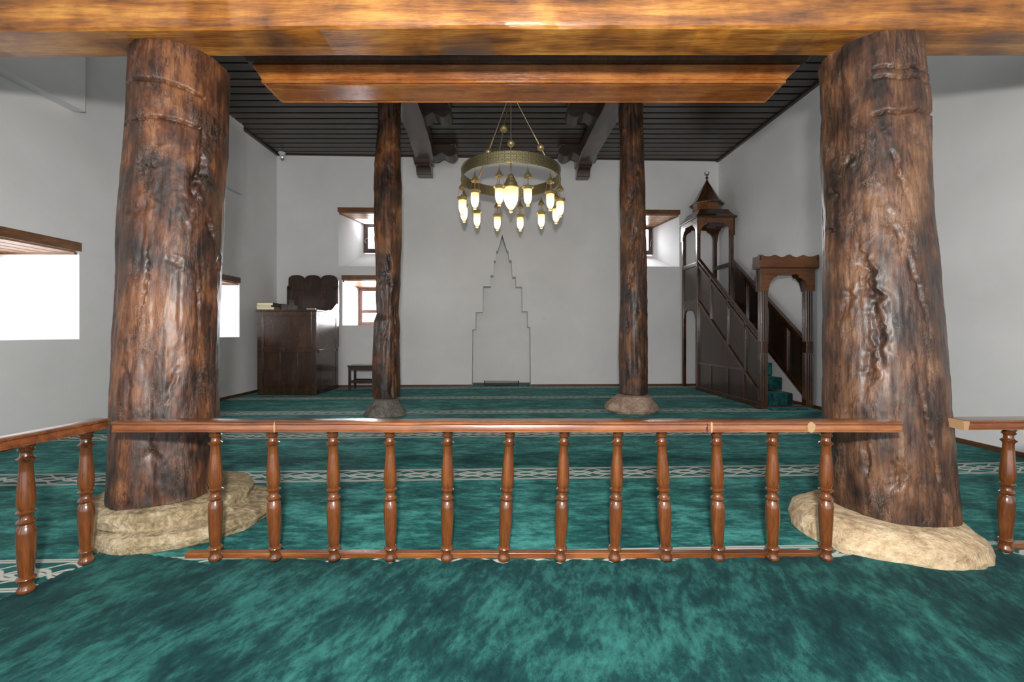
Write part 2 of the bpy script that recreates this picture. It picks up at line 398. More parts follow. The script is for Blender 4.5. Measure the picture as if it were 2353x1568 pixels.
s0, zt = far_sz(787, 643); _, zb = far_sz(787, 748); lw = (s0, s0+.98, zb, zt)           # lower window opening
u0, uzt = far_sz(778, 487); _, uzb = far_sz(778, 612); uw = (u0, u0+1.1, uzb, uzt)        # upper left
r1, rzt = far_sz(1561, 493); _, rzb = far_sz(1550, 613); rw = (r1-1.1, r1, rzb, rzt)      # upper right
def rect(q): return [(q[0], q[2]), (q[1], q[2]), (q[1], q[3]), (q[0], q[3])]
Mfar = basis((A.x, A.y, 0), (dfar.x, dfar.y, 0), (0, 0, 1), (nfar.x, nfar.y, 0))
Mfar2 = basis((A.x+nfar.x*.4, A.y+nfar.y*.4, 0), (dfar.x, dfar.y, 0), (0, 0, 1), (nfar.x, nfar.y, 0))
ww = [rect(lw), rect(uw), rect(rw)]
top = CE+.1
# the niche reaches the floor, so it is part of the outline
outer1 = [(-1.3, -.02), (mih[0][0], -.02)]+mih[1:-1]+[(mih[-1][0], -.02), (LEN+.9, -.02), (LEN+.9, top), (-1.3, top)]
m1 = plate_mesh('w', outer1, ww, .4, Mfar)
m2 = plate_mesh('w', [(-1.3, -.02), (LEN+.9, -.02), (LEN+.9, top), (-1.3, top)], ww, WT-.4, Mfar2)
# splayed reveals of the two high windows
def frame_of(M_, s, z, d): v = M_ @ Vector((s, z, d)); return (v.x, v.y, v.z)
def reveal(q, side):
    s0, s1, z0, z1 = q; mb = MB()
    e = .22; k = WT-.02; zi = EYE+183*10.75/F
    def P(s, z, d): return frame_of(Mfar, s, z, d)
    # sloping sill, curved
    n = 8; prev = None
    for i in range(n+1):
        t = i/n; z = z0+(zi-z0)*(t**1.3); d = .01+k*t
        cur = (P(s0, z, d), P(s1, z, d), P(s1, z0-.05, d), P(s0, z0-.05, d))
        if prev: mb.add([*prev, *cur], [(0,1,5,4),(1,2,6,5),(2,3,7,6),(3,0,4,7)])
        prev = cur
    # splayed jambs
    for a, b, out in ((s0, s0+e, s0-.05), (s1, s1-e, s1+.05)):
        vs = [P(a, z0-.02, .005), P(b, z0-.02, k), P(out, z0-.02, k), P(out, z0-.02, .005)]
        vt = [P(a, z1, .005), P(b, z1, k), P(out, z1, k), P(out, z1, .005)]
        mb.hexa(vs+vt)
    me = bpy.data.meshes.new('r'); me.from_pydata(mb.v, [], mb.f)
    bm = bmesh.new(); bm.from_mesh(me); bmesh.ops.recalc_face_normals(bm, faces=bm.faces); bm.to_mesh(me); bm.free()
    return me, (s0+e, s1-e, zi, z1)
ra, inner_u = reveal(uw, -1); rb, inner_r = reveal(rw, 1)
struct(join_meshes('wall_back', [m1, m2, ra, rb], M['plaster']))

# left wall, thick, with two deep window openings (plane coordinates: y, z)
LW = [(3.95, 5.19, EYE-.078, 2.176), (7.15, 8.24, EYE-.082, EYE+.945)]
ML = basis((WL, 0, 0), (0, 1, 0), (0, 0, 1), (-1, 0, 0))
ml = plate_mesh('w', [(YB, -.02), (9.6, -.02), (9.6, top), (YB, top)], [rect(q) for q in LW], WT, ML)
bl = MB(); bl.box(WL-.02, WL+.14, 1.2, 5.12, EYE+2.60, CE); bl.box(WL-.02, WL+.09, 7.35, 8.22, EYE+2.60, CE)
me = bpy.data.meshes.new('b'); me.from_pydata(bl.v, [], bl.f)
struct(join_meshes('wall_left', [ml, me], M['plaster']))
# right wall
dr = (RN-B).normalized(); nr_ = Vector((-dr.y, dr.x))
if nr_.x < 0: nr_ = -nr_
E = RN+dr*6
struct(MB().hexa([(E.x,E.y,-.02),(E.x+.3,E.y,-.02),(B.x+.3,B.y+.1,-.02),(B.x,B.y+.0,-.02),(E.x,E.y,top),(E.x+.3,E.y,top),(B.x+.3,B.y+.1,top),(B.x,B.y+.0,top)]).build('wall_right', M['plaster'], smooth=0))

# skirting boards and ceiling trim
def along(a, b, t, z0, z1, name):
    a = Vector(a); b = Vector(b); d = (b-a).normalized(); n = Vector((d.y, -d.x))*t
    return MB().hexa([(a.x,a.y,z0),(a.x+n.x,a.y+n.y,z0),(b.x+n.x,b.y+n.y,z0),(b.x,b.y,z0),(a.x,a.y,z1),(a.x+n.x,a.y+n.y,z1),(b.x+n.x,b.y+n.y,z1),(b.x,b.y,z1)]).build(name, M['skirt'] if z1 < 1 else M['dark'], smooth=0)
pm0 = A+dfar*mih[0][0]; pm1 = A+dfar*mih[-1][0]
bk = MB()
for a, b in ((A, pm0), (pm1, B)):
    n = -nfar*.02
    bk.hexa([(a.x,a.y,0),(a.x+n.x,a.y+n.y,0),(b.x+n.x,b.y+n.y,0),(b.x,b.y,0),(a.x,a.y,.045),(a.x+n.x,a.y+n.y,.045),(b.x+n.x,b.y+n.y,.045),(b.x,b.y,.045)])
a = pm0+nfar*.4; b = pm1+nfar*.4; n = -nfar*.02
bk.hexa([(a.x,a.y,0),(a.x+n.x,a.y+n.y,0),(b.x+n.x,b.y+n.y,0),(b.x,b.y,0),(a.x,a.y,.04),(a.x+n.x,a.y+n.y,.04),(b.x+n.x,b.y+n.y,.04),(b.x,b.y,.04)])
struct(bk.build('baseboard_back', M['skirt'], smooth=0))
struct(along((WL, YB), (WL, A.y), .02, 0, .05, 'baseboard_left'))
struct(along((B.x, B.y), (E.x, E.y), .02, 0, .05, 'baseboard_right'))
struct(along((WL, YB), (WL, A.y), .06, CE-.06, CE, 'trim_1'))
struct(along((B.x, B.y), (E.x, E.y), .06, CE-.06, CE, 'trim_2'))
struct(along((A.x, A.y), (B.x, B.y), .04, CE-.045, CE, 'trim_3'))

# windows
def window(name, Mw, q, d, fr, mat, rows, cols, lintel=None, soff=None, splay=0, latch=False, thick=.1, ztop_in=None):
    """q: s0,s1,z0,z1 of the frame at depth d behind the wall face in plane Mw"""
    s0, s1, z0, z1 = q
    holes = []
    gw = (s1-s0-fr*(cols+1))/cols
    zz = z0+fr
    for hgt in rows:
        for c in range(cols):
            a = s0+fr+c*(gw+fr); holes.append([(a, zz), (a+gw, zz), (a+gw, zz+hgt), (a, zz+hgt)])
        zz += hgt+fr*.75
    Mo = Mw @ Matrix.Translation((0, 0, d))
    me = plate_mesh(name, [(s0, z0), (s1, z0), (s1, z1), (s0, z1)], holes, .07, Mo); me.materials.append(mat)
    o = bpy.data.objects.new(name, me); C.objects.link(o); struct(o)
    g = plate('window_pane', [(s0+.02, z0+.02), (s1-.02, z0+.02), (s1-.02, z1-.02), (s0+.02, z1-.02)], [], .006, M['glass'], Mw @ Matrix.Translation((0, 0, d+.03)), o)
    return o
def local_box(mb, Mw, s0, s1, z0, z1, d0, d1):
    P = lambda s, z, d: frame_of(Mw, s, z, d)
    mb.hexa([P(s0,z0,d0),P(s1,z0,d0),P(s1,z0,d1),P(s0,z0,d1),P(s0,z1,d0),P(s1,z1,d0),P(s1,z1,d1),P(s0,z1,d1)])
def head(o, Mw, q, inner, hf=.1):
    """lintel board on the face, planked soffit with battens behind it"""
    s0, s1, z0, z1 = q
    mb = MB(); local_box(mb, Mw, s0-.02, s1+.02, z1-.005, z1+hf, -.012, .05); mb.build('lintel_board', M['lintel'], o, bevel=.004)
    i0, i1 = inner[0], inner[1]; zt = inner[3]
    mb = MB(); P = lambda s, z, d: frame_of(Mw, s, z, d); n = 6; k = WT-.05
    for i in range(n):
        t0 = i/n; t1 = (i+.86)/n
        L = lambda a, b, t: a+(b-a)*t
        vb = [P(L(s0, i0, t0), L(z1, zt, t0)-.02, .05+k*t0), P(L(s1, i1, t0), L(z1, zt, t0)-.02, .05+k*t0), P(L(s1, i1, t1), L(z1, zt, t1)-.02, .05+k*t1), P(L(s0, i0, t1), L(z1, zt, t1)-.02, .05+k*t1)]
        mb.hexa(vb+[(v[0], v[1], v[2]+.02) for v in vb])
    mb.build('soffit_planks', M['soffit'], o, smooth=0)
    mb = MB()
    for a, b in ((s0+.015, i0+.015), (s1-.015, i1-.015)):
        mb.bar(P(a, z1-.03, .03), P(b, zt-.03, k), .03, .03)
    mb.build('soffit_trim', M['lintel'], o, smooth=0)
    mb = MB(); vb = [P(s0-.05, z1, .05), P(s1+.05, z1, .05), P(i1+.05, zt, k), P(i0-.05, zt, k)]
    mb.hexa(vb+[(v[0], v[1], v[2]+.03) for v in vb]); mb.build('soffit_backing', M['framedark'], o, smooth=0)
o = window('window_1', ML, LW[0], WT-.1, .07, M['frame'], (.3, .5), 1); head(o, ML, LW[0], LW[0])
o = window('window_2', ML, LW[1], WT-.1, .07, M['frame'], (.3, .5), 1); head(o, ML, LW[1], LW[1])
lwi = (lw[0], lw[1], lw[2], EYE+104*10.8/F)
o = window('window_3', Mfar, lwi, WT-.1, .10, M['frame'], (.22, .46), 1); head(o, Mfar, lw, lwi)
o = window('window_4', Mfar, (inner_u[0], inner_u[1], inner_u[2], EYE+251*10.8/F), WT-.1, .1, M['framedark'], (.53,), 1); head(o, Mfar, uw, (*inner_u[:3], EYE+251*10.8/F))
iu = inner_u
mb = MB(); mb.tube([frame_of(Mfar, iu[0]+.06, 3.4, WT-.12), frame_of(Mfar, iu[0]+.03, 3.46, WT-.14), frame_of(Mfar, iu[0]+.09, 3.52, WT-.14)], .008, 6); mb.build('window_latch', M['chrome'], o)
o = window('window_5', Mfar, (inner_r[0], inner_r[1], inner_r[2], EYE+243*11/F), WT-.1, .1, M['framedark'], (.53,), 1); head(o, Mfar, rw, (*inner_r[:3], EYE+243*11/F))
iu = inner_r
mb = MB(); mb.tube([frame_of(Mfar, iu[1]-.05, 3.36, WT-.12), frame_of(Mfar, iu[1]-.07, 3.44, WT-.14), frame_of(Mfar, iu[1]-.04, 3.54, WT-.14)], .008, 6); mb.build('window_latch', M['chrome'], o)

# ------------------------------------------------------------------ carpets
def sheet(name, mat, x0, x1, y0, y1, step, hf, inside=None, thick=.018, label='', cat='carpet'):
    nx = int((x1-x0)/step); ny = int((y1-y0)/step); vs = []; fs = []
    for j in range(ny+1):
        for i in range(nx+1):
            x = x0+(x1-x0)*i/nx; y = y0+(y1-y0)*j/ny
            vs.append((x, y, hf(x, y)))
    for j in range(ny):
        for i in range(nx):
            a = j*(nx+1)+i; fs.append((a, a+1, a+nx+2, a+nx+1))
    me = bpy.data.meshes.new(name); me.from_pydata(vs, [], fs); me.polygons.foreach_set('use_smooth', [True]*len(fs))
    me.materials.append(mat); o = bpy.data.objects.new(name, me); C.objects.link(o)
    s = o.modifiers.new('thickness', 'SOLIDIFY'); s.thickness = thick; s.offset = -1
    tag(o, label, cat); return o
def wp(p, off=0.0): q = A+dfar*p+nfar*off; return (q.x, q.y)
e_ = .004
rp = [(WL+e_, -1.0), (WL+e_, A.y-e_)][::-1]
rp = [(WL+e_, -1.0), (E.x-.1, -1.0), (B.x-e_, B.y-e_*2), wp(mih[-1][0]-e_, -e_), wp(mih[-1][0]-e_, .396), wp(mih[0][0]+e_, .396), wp(mih[0][0]+e_, -e_), (WL+e_, A.y-e_)]
rp[1] = (RN.x-e_+dr.x*((RN.y+1.0)/-dr.y), -1.0)
o = plate('row_carpet', rp, [], .0185, M['carpethall'], Matrix.Translation((0, 0, -.0195)))
tag(o, 'teal fitted carpet with patterned white row bands running to the far wall', 'carpet')
# foreground carpet: cut outline from the photograph's own floor points
edge_px = [(-60,1405),(0,1378),(80,1346),(150,1314),(200,1298),(236,1262),(300,1268),(380,1279),(440,1287),(480,1297),(515,1292),(560,1288),(600,1290),(632,1297),(660,1288),(720,1290),(768,1298),(800,1289),(860,1290),(897,1299),(930,1289),(1000,1291),(1027,1299),(1060,1291),(1130,1291),(1157,1300),(1190,1290),(1260,1292),(1287,1299),(1310,1290),(1390,1291),(1412,1298),(1440,1290),(1510,1289),(1531,1297),(1560,1289),(1630,1286),(1651,1292),(1680,1286),(1750,1285),(1775,1290),(1800,1284),(1870,1281),(1898,1287),(1925,1279),(1965,1272),(1990,1264),(2060,1264),(2130,1266),(2200,1268),(2270,1262),(2290,1262),(2298,1262),(2310,1274),(2330,1270),(2353,1276),(2450,1290)]
pts = []
for i in range(len(edge_px)-1):
    a, b = edge_px[i], edge_px[i+1]; n = max(1, int(abs(b[0]-a[0])/8))
    for k in range(n):
        t = k/n; x = a[0]+(b[0]-a[0])*t; y = a[1]+(b[1]-a[1])*t+random.uniform(-1.6, 1.6)-(5 if 480 < x < 1915 else 0)
        pts.append(px_floor(x, y, .015))
outline = pts+[(4.9, 2.2), (4.9, -1.2), (-3.2, -1.2), (-3.0, 1.0)]
bm = bmesh.new(); vs = [bm.verts.new((p[0], p[1], .0005)) for p in outline]; bm.faces.new(vs); bmesh.ops.recalc_face_normals(bm, faces=bm.faces)
bm.faces.ensure_lookup_table(); bm.normal_update()
if bm.faces[0].normal.z < 0: bmesh.ops.reverse_faces(bm, faces=bm.faces)
bmesh.ops.triangulate(bm, faces=bm.faces)
me = bpy.data.meshes.new('plain_carpet'); bm.to_mesh(me); bm.free(); me.materials.append(M['carpetfront'])
o = bpy.data.objects.new('plain_carpet', me); C.objects.link(o)
s = o.modifiers.new('thickness', 'SOLIDIFY'); s.thickness = .012; s.offset = 1
tag(o, 'plain dark teal pile carpet in the foreground, in front of the railing', 'carpet')

# ------------------------------------------------------------------ trunks
def trunk(name, prof, DD, zt, zb, mat, label, cat, seg=220, rows=340, seed=0, knots=(), seams=(), amp=.014, sec=1.0, group=None, lean=0, ridge=.012, botcut=None):
    """prof: (row, left px, right px) silhouettes at distance D -> centre and radius"""
    data = []
    Db, Dt = DD if isinstance(DD, tuple) else (DD, DD)
    Dz = lambda z: Db+(Dt-Db)*min(1, max(0, (z-zb)/(zt-zb)))
    for y, l, r in prof:
        z = 1.0
        for _ in range(12): z = EYE+(HZ-y)*Dz(z)/F
        D = Dz(z)
        # tangent rays to a circle: angles
        al = math.atan((l-CX)/F); ar = math.atan((r-CX)/F); m = (al+ar)/2; hw = (ar-al)/2
        dist = D/math.cos(m); data.append((z, dist*math.sin(m), dist*math.sin(hw)))
    data.sort()
    def at(z):
        if z <= data[0][0]: return data[0][1:]
        for (z0, x0, r0), (z1, x1, r1) in zip(data, data[1:]):
            if z <= z1: t = (z-z0)/(z1-z0); t = t*t*(3-2*t)*.5+t*.5; return (x0+(x1-x0)*t, r0+(r1-r0)*t)
        return data[-1][1:]
    vs = []; fs = []
    for j in range(rows+1):
        z = zb+(zt-zb)*j/rows; cx, R = at(z); D = Dz(z); face = math.degrees(math.atan2(cx, D))
        for i in range(seg):
            th = 2*PI*i/seg; c, s = math.cos(th), math.sin(th)
            n1 = fbm(c*1.6+seed, s*1.6, z*.7, 5); n2 = noise.ridged_multi_fractal(Vector((c*3.2+seed, s*3.2, z*.9)), .9, 2.1, 4, 1.0, 2.0)
            n3 = fbm(c*7, s*7+seed, z*9, 3)
            dr = amp*(1.1*n1)+amp*.55*noise.cell_vector(Vector((c*2.2+seed+.3*n1, s*2.2+.3*n1, z*1.1))).x*0+amp*.8*(noise.voronoi(Vector((c*1.7+seed, s*1.7, z*1.3)))[0][0]-.35)-ridge*max(0, n2-1.25)*.9+.0025*n3
            th_d = (math.degrees(math.atan2(c, -s))+face+180) % 360-180          # 0 faces the camera (-y), positive to the right
            for (ka, kz, kw, kh, kd) in knots:                # gouge: long ragged hollow, one lip lifted
                if abs(z-kz) > kh*2.6 or abs(th_d-ka) > 60: continue
                u = math.radians(th_d-ka)*R+.35*kw*fbm(z*14, seed+ka, 1, 3)*2+.25*(z-kz)*math.sin(ka+kz*7)
                q = math.hypot(u/(kw*(.55+.45*abs(fbm(z*8, ka, seed, 2)*2))), (z-kz)/kh)
                if q < 2.4: dr += -kd*math.exp(-q**1.6)*(.8+.5*fbm(th_d*.2, z*20, seed, 3))+kd*.3*math.exp(-((q-1.35)/.4)**2)*(1 if u > 0 else .15)
            for (sa0, sa1, z0, slope, dep) in seams:          # sawn joint running round the trunk
                if sa0 <= th_d <= sa1:
                    zl = z0+slope*math.radians(th_d)+.012*fbm(th_d*.05, seed, 2, 3)
                    q = abs(z-zl)/.009
                    if q < 3: dr -= dep*math.exp(-q*q)
            r = R+dr
            zz = z
            if botcut and j < 12: zz = z+botcut(c, s)*(1-j/12)
            vs.append((cx+r*c, D+r*s, zz))
    for j in range(rows):
        for i in range(seg):
            i2 = (i+1)%seg; fs.append((j*seg+i, j*seg+i2, (j+1)*seg+i2, (j+1)*seg+i))
    fs.append(tuple(range(seg))[::-1]); fs.append(tuple(rows*seg+k for k in range(seg)))
    me = bpy.data.meshes.new(name); me.from_pydata(vs, [], fs); me.polygons.foreach_set('use_smooth', [True]*len(fs)); me.set_sharp_from_angle(angle=math.radians(70))
    me.materials.append(mat); o = bpy.data.objects.new(name, me); C.objects.link(o)
    return tag(o, label, cat, group)

BU = EYE+1.78     # underside of the front beam
DL, DR = (2.72, 2.88), (2.62, 2.80)
trunk('wooden_pillar', [(105,296,526),(140,293,526),(210,289,524),(300,285,522),(430,279,517),(520,270,514),(650,266,510),(780,255,507),(900,247,505),(1000,245,505),(1175,237,503)],
      DL, BU-.002, .21, M['bark'], 'massive dark trunk pillar left of the railing, on a two-tiered beige stone', 'pillar', seed=1.3,
      knots=((22, 2.17, .04, .20, .028), (45, 1.86, .035, .06, .03), (62, 1.66, .05, .04, .02), (-26, 1.5, .012, .13, .03), (-36, 1.93, .06, .05, .016), (-30, 2.2, .05, .16, .016), (2, 1.62, .04, .03, .012), (-42, .95, .03, .16, .014), (28, 1.42, .012, .18, .014), (4, .9, .02, .10, .012), (-14, .5, .03, .05, .012)),
      seams=((-88, 30, BU-.28, -.03, .022), (-88, 24, BU-.50, -.0, .02)), botcut=lambda c, s: 0)
trunk('wooden_pillar', [(95,1884,2122),(150,1882,2124),(250,1886,2136),(350,1885,2140),(500,1888,2148),(650,1890,2163),(800,1892,2180),(950,1893,2190),(1100,1903,2198),(1215,1915,2206)],
      DR, BU-.002, .155, M['barkright'], 'massive glossy brown trunk pillar right of the railing, on a sandy boulder', 'pillar', seed=7.1,
      knots=((-8, 1.5, .035, .16, .03), (-2, 1.22, .03, .12, .026), (-10, 1.02, .03, .10, .024), (42, .62, .012, .34, .022), (-24, 2.25, .028, .03, .02), (-48, 2.33, .03, .05, .02), (-44, 2.05, .03, .05, .022), (8, .42, .045, .07, .035), (-16, .47, .02, .09, .03), (-50, 1.84, .07, .012, .02), (36, 1.45, .02, .2, .018), (25, 2.1, .015, .2, .018), (14, 1.85, .03, .16, .012), (-30, 1.4, .04, .12, .018)),
      seams=((2, 90, BU-.22, -.015, .016), (2, 90, BU-.28, -.02, .016), (0, 90, BU-.50, .0, .022)), botcut=lambda c, s: 0)
trunk('wooden_column', [(200,868,918),(305,868,919),(380,861,921),(430,860,923),(550,862,923),(640,864,919),(700,865,914),(722,866,914),(740,860,918),(775,858,918),(900,857,918),(925,858,919)],
      6.4, EYE+3.46, .262, M['barkback'], 'slim knotty tree trunk column nearest the wooden preaching desk', 'column', seg=90, rows=260, seed=11, amp=.02, ridge=.03,
      knots=((5, 2.25, .035, .10, .04), (0, 2.0, .05, .12, .03), (-30, 1.85, .03, .2, .025), (10, 3.5, .05, .12, .025), (20, 2.9, .06, .08, .02), (-10, 1.2, .05, .2, .02)))
trunk('wooden_column', [(200,1420,1475),(305,1425,1477),(380,1425,1480),(430,1425,1482),(560,1428,1484),(700,1425,1488),(800,1423,1488),(915,1422,1490)],
      6.65, EYE+3.46, .277, M['barkback'], 'slim knotty tree trunk column nearest the pulpit stairs', 'column', seg=90, rows=260, seed=17, amp=.02, ridge=.03,
      knots=((-12, 3.2, .04, .2, .035), (25, 3.6, .04, .06, .03), (5, 2.6, .04, .14, .03), (-10, 2.0, .04, .18, .03), (20, 1.5, .04, .1, .03), (-25, 1.3, .03, .12, .03)))

# ------------------------------------------------------------------ stones under the trunks
def boulder(name, pts_top, layers, mat, label, seed=0, seg=72):
    """layers: (z, scale radius x, radius y, centre x, centre y, lump)"""
    vs = []; fs = []; n = 10; L = []
    for k in range(len(layers)-1):
        for i in range(n):
            t = i/n; a, b = layers[k], layers[k+1]; L.append([a[q]+(b[q]-a[q])*t for q in range(6)])
    L.append(layers[-1])
    for (z, rx, ry, cx, cy, lump) in L:
        for i in range(seg):
            th = 2*PI*i/seg; c, s = math.cos(th), math.sin(th)
            d = 1+lump*fbm(c*1.2+seed, s*1.2, z*3, 4)+.028*fbm(c*5+seed, s*5, z*16, 4)
            vs.append((cx+rx*c*d, cy+ry*s*d, max(.0015, z+.010*fbm(c*2, s*2+seed, 3, 3)*(1 if z > .01 else 0))))
    for j in range(len(L)-1):
        for i in range(seg):
            i2 = (i+1)%seg; fs.append((j*seg+i, j*seg+i2, (j+1)*seg+i2, (j+1)*seg+i))
    fs.append(tuple((len(L)-1)*seg+k for k in range(seg))); fs.append(tuple(range(seg))[::-1])
    me = bpy.data.meshes.new(name); me.from_pydata(vs, [], fs); me.polygons.foreach_set('use_smooth', [True]*len(fs))
    me.materials.append(mat); o = bpy.data.objects.new(name, me); C.objects.link(o); return tag(o, label, 'stone base')
boulder('stone_base', None, [(.002,.49,.44,-2.09,2.78,.06),(.05,.51,.46,-2.08,2.79,.06),(.085,.47,.44,-2.09,2.79,.06),(.10,.41,.40,-2.13,2.80,.04),(.115,.42,.41,-2.17,2.80,.04),(.16,.435,.42,-2.18,2.80,.04),(.19,.41,.40,-2.18,2.80,.04),(.204,.33,.33,-2.2,2.78,.02)],
        M['stoneleft'], 'rough beige two-tiered stone under the left trunk pillar', 1)
boulder('stone_base', None, [(.002,.47,.45,2.21,2.62,.08),(.04,.475,.45,2.21,2.62,.08),(.09,.455,.43,2.21,2.62,.08),(.125,.40,.38,2.20,2.62,.06),(.142,.36,.34,2.19,2.62,.04),(.149,.30,.30,2.18,2.63,.02)],
        M['stoneright'], 'low sandy yellow boulder under the right trunk pillar', 5)
c1 = (885-CX)*6.4/F; c2 = (1452-CX)*6.65/F
boulder('stone_base', None, [(.002,.31,.28,c1,6.4,.08),(.05,.29,.27,c1,6.4,.08),(.18,.20,.22,c1,6.4,.07),(.23,.17,.18,c1+.01,6.4,.05),(.25,.12,.13,c1,6.4,.03)],
        M['stonegrey'], 'grey conical stone under the slim column on the left', 9, 48)
boulder('stone_base', None, [(.002,.36,.30,c2,6.65,.08),(.04,.41,.32,c2,6.65,.08),(.12,.38,.30,c2,6.65,.07),(.24,.26,.24,c2+.02,6.65,.05),(.265,.17,.17,c2,6.65,.03)],
        M['stonepink'], 'pinkish stone block under the slim column on the right', 13, 48)

# ------------------------------------------------------------------ front beam
def swept_beam(name, xs, sect, mat, label, seed=0, amp=.004):
    vs = []; fs = []; n = len(sect(0))
    for x in xs:
        for k, (y, z) in enumerate(sect(x)):
            vs.append((x, y+amp*fbm(x*2, k, seed, 4), z+amp*fbm(x*2, k+9, seed, 4)))
    for i in range(len(xs)-1):
        for k in range(n): k2 = (k+1)%n; fs.append((i*n+k, i*n+k2, (i+1)*n+k2, (i+1)*n+k))
    fs.append(tuple(range(n))); fs.append(tuple((len(xs)-1)*n+k for k in range(n))[::-1])
    mb = MB(); mb.add(vs, fs); o = mb.build(name, mat, smooth=30); return tag(o, label, 'beam')
def bsect(x):
    dip = -.012*(x/5)**2 if x > 0 else -.035*(x/5)**2
    z = BU+dip; yn, yf = 2.535+.004*abs(x), 2.80
    return [(yn+.012, z), (yf-.012, z), (yf, z+.01), (yf+.01, z+.36), (yn-.02, z+.38), (yn-.012, z+.03), (yn-.004, z+.012)]
xs = [WL-.3+(4.98+.6-WL)*i/260 for i in range(261)]
swept_beam('timber_beam', xs, bsect, M['beam'], 'long varnished orange beam across the top, resting on both thick pillars', 3)
# lateral tie and the stepped wooden cornice hanging from it
def bar_px(l, r, D): return ((l-CX)*D/F, (r-CX)*D/F)
root = empty('wooden_cornice', (0.05, 3.5, EYE+2.0), 0, 'stepped wooden cornice with mitred ends hanging behind the long front beam', 'cornice')
def lay(name, lo, hi, mat):   # lo/hi: x0,x1,ynear,yfar,z
    O = Vector((0.05, 3.5, EYE+2.0))
    v = [(lo[0],lo[2],lo[4]),(lo[1],lo[2],lo[4]),(lo[1],lo[3],lo[4]),(lo[0],lo[3],lo[4]),(hi[0],hi[2],hi[4]),(hi[1],hi[2],hi[4]),(hi[1],hi[3],hi[4]),(hi[0],hi[3],hi[4])]
    return MB().hexa([tuple(Vector(p)-O) for p in v]).build(name, mat, root, bevel=.006)
zb_ = EYE+2.01
xl, xr = bar_px(606, 1800, 3.5); xl2, xr2 = bar_px(650, 1757, 3.79)
xa, xb = bar_px(578, 1842, 3.42); zc = EYE+.618*3.42
lay('soffit_board', (xl-.02, xr+.02, 3.53, 3.79, zb_), (xl, xr, 3.52, 3.79, zb_+.03), M['cornice'])
lay('fascia_board', (xl, xr, 3.50, 3.56, zb_+.004), (xa, xb, 3.42, 3.56, zc), M['cornice'])
mbm = MB()
O_ = Vector((0.05, 3.5, EYE+2.0))
for dz, rr in ((.004, .012), (.026, .007)):
    mbm.tube([(xl-.01-O_.x, 3.495-3.5-dz*.4, zb_+dz-O_.z), (xr+.01-O_.x, 3.495-3.5-dz*.4, zb_+dz-O_.z)], rr, 10)
mbm.build('moulding', M['cornice'], root)
mbm = MB(); mbm.tube([(xl2-O_.x, .29, zb_-O_.z+.006), (xr2-O_.x, .29, zb_-O_.z+.006)], .012, 10)
for xx0, xx1 in ((xl, xl2), (xr, xr2)): mbm.tube([(xx0-O_.x, .0, zb_-O_.z+.006), (xx1-O_.x, .29, zb_-O_.z+.006)], .011, 8)
mbm.build('edge_bead', M['cornice'], root)
lay('upper_board', (xa-.02, xb+.02, 3.38, 3.80, zc), (xa-.12, xb+.12, 3.25, 3.80, EYE+2.335), M['darkbeam'])  # top step of the cornice, the front beam's shadow put into a darker wood
o = MB().box(WL, 4.9, 3.24, 3.42, EYE+2.345, EYE+2.62).build('tie_beam', M['dark'], bevel=.01)
tag(o, 'dark cross beam carrying the stepped cornice, hidden behind the long front beam', 'beam')

# ------------------------------------------------------------------ depth beams from the slim columns to the far wall
def depth_beam(p0, p1, w0, w1, h, label, seed, end):
    """p: (x, y, zbottom)"""
    n = 40; vs = []; fs = []
    prof = [(-.5, .06), (-.36, 0), (.36, 0), (.5, .06), (.5, .9), (.4, 1), (-.4, 1), (-.5, .9)]
    for i in range(n+1):
        t = i/n; x = p0[0]+(p1[0]-p0[0])*t; y = p0[1]+(p1[1]-p0[1])*t; z = p0[2]+(p1[2]-p0[2])*t; wd = w0+(w1-w0)*t
        x += .05*math.sin(t*PI)*(1 if seed == 1 else -.4)
        for k, (a, b) in enumerate(prof): vs.append((x+a*wd+.012*fbm(t*4, k, seed, 3), y, z+b*h+.012*fbm(t*4, k+5, seed, 3)))
    m = len(prof)
    for i in range(n):
        for k in range(m): k2 = (k+1)%m; fs.append((i*m+k, i*m+k2, (i+1)*m+k2, (i+1)*m+k))
    fs.append(tuple(range(m))); fs.append(tuple(n*m+k for k in range(m))[::-1])
    root = empty('log_beam', (p0[0], p0[1], p0[2]), 0, label, 'beam')
    vs = [(v[0]-p0[0], v[1]-p0[1], v[2]-p0[2]) for v in vs]
    mb = MB(); mb.add(vs, fs); mb.build('log', M['darkbeam'], root, smooth=40)
    # stepped corbel at the wall end
    x, y, z = p1[0]-p0[0], p1[1]-p0[1], p1[2]-p0[2]
    poly = [(y-.62, z+.04), (y-.62, z-.02), (y-.5, z-.05), (y-.44, z-.10), (y-.30, z-.11), (y-.27, z-.16), (y-.24, z-.24), (y, z-.24), (y, z+.06)]
    MB().prism(poly, 'x', x-w1*.42, x+w1*.42).build('corbel', M['darkbeam'], root, bevel=.012)
    return root
def wally(x): t = (x-A.x)/(B.x-A.x); return A.y+(B.y-A.y)*t
xw = (978-CX)*9.6/F
dbl = depth_beam(((905-CX)*6.1/F+.06, 6.1, EYE+3.46), (xw, wally(xw)-.02, EYE+3.66), .36, .38, .30, 'dark log beam with a stepped corbel at the wall, left of the chandelier', 1, 0)
xw2 = (1338-CX)*9.7/F
dbr = depth_beam(((1440-CX)*6.3/F-.04, 6.3, EYE+3.46), (xw2, wally(xw2)-.02, EYE+3.66), .36, .34, .30, 'dark log beam with a stepped corbel at the wall, right of the chandelier', 2, 0)
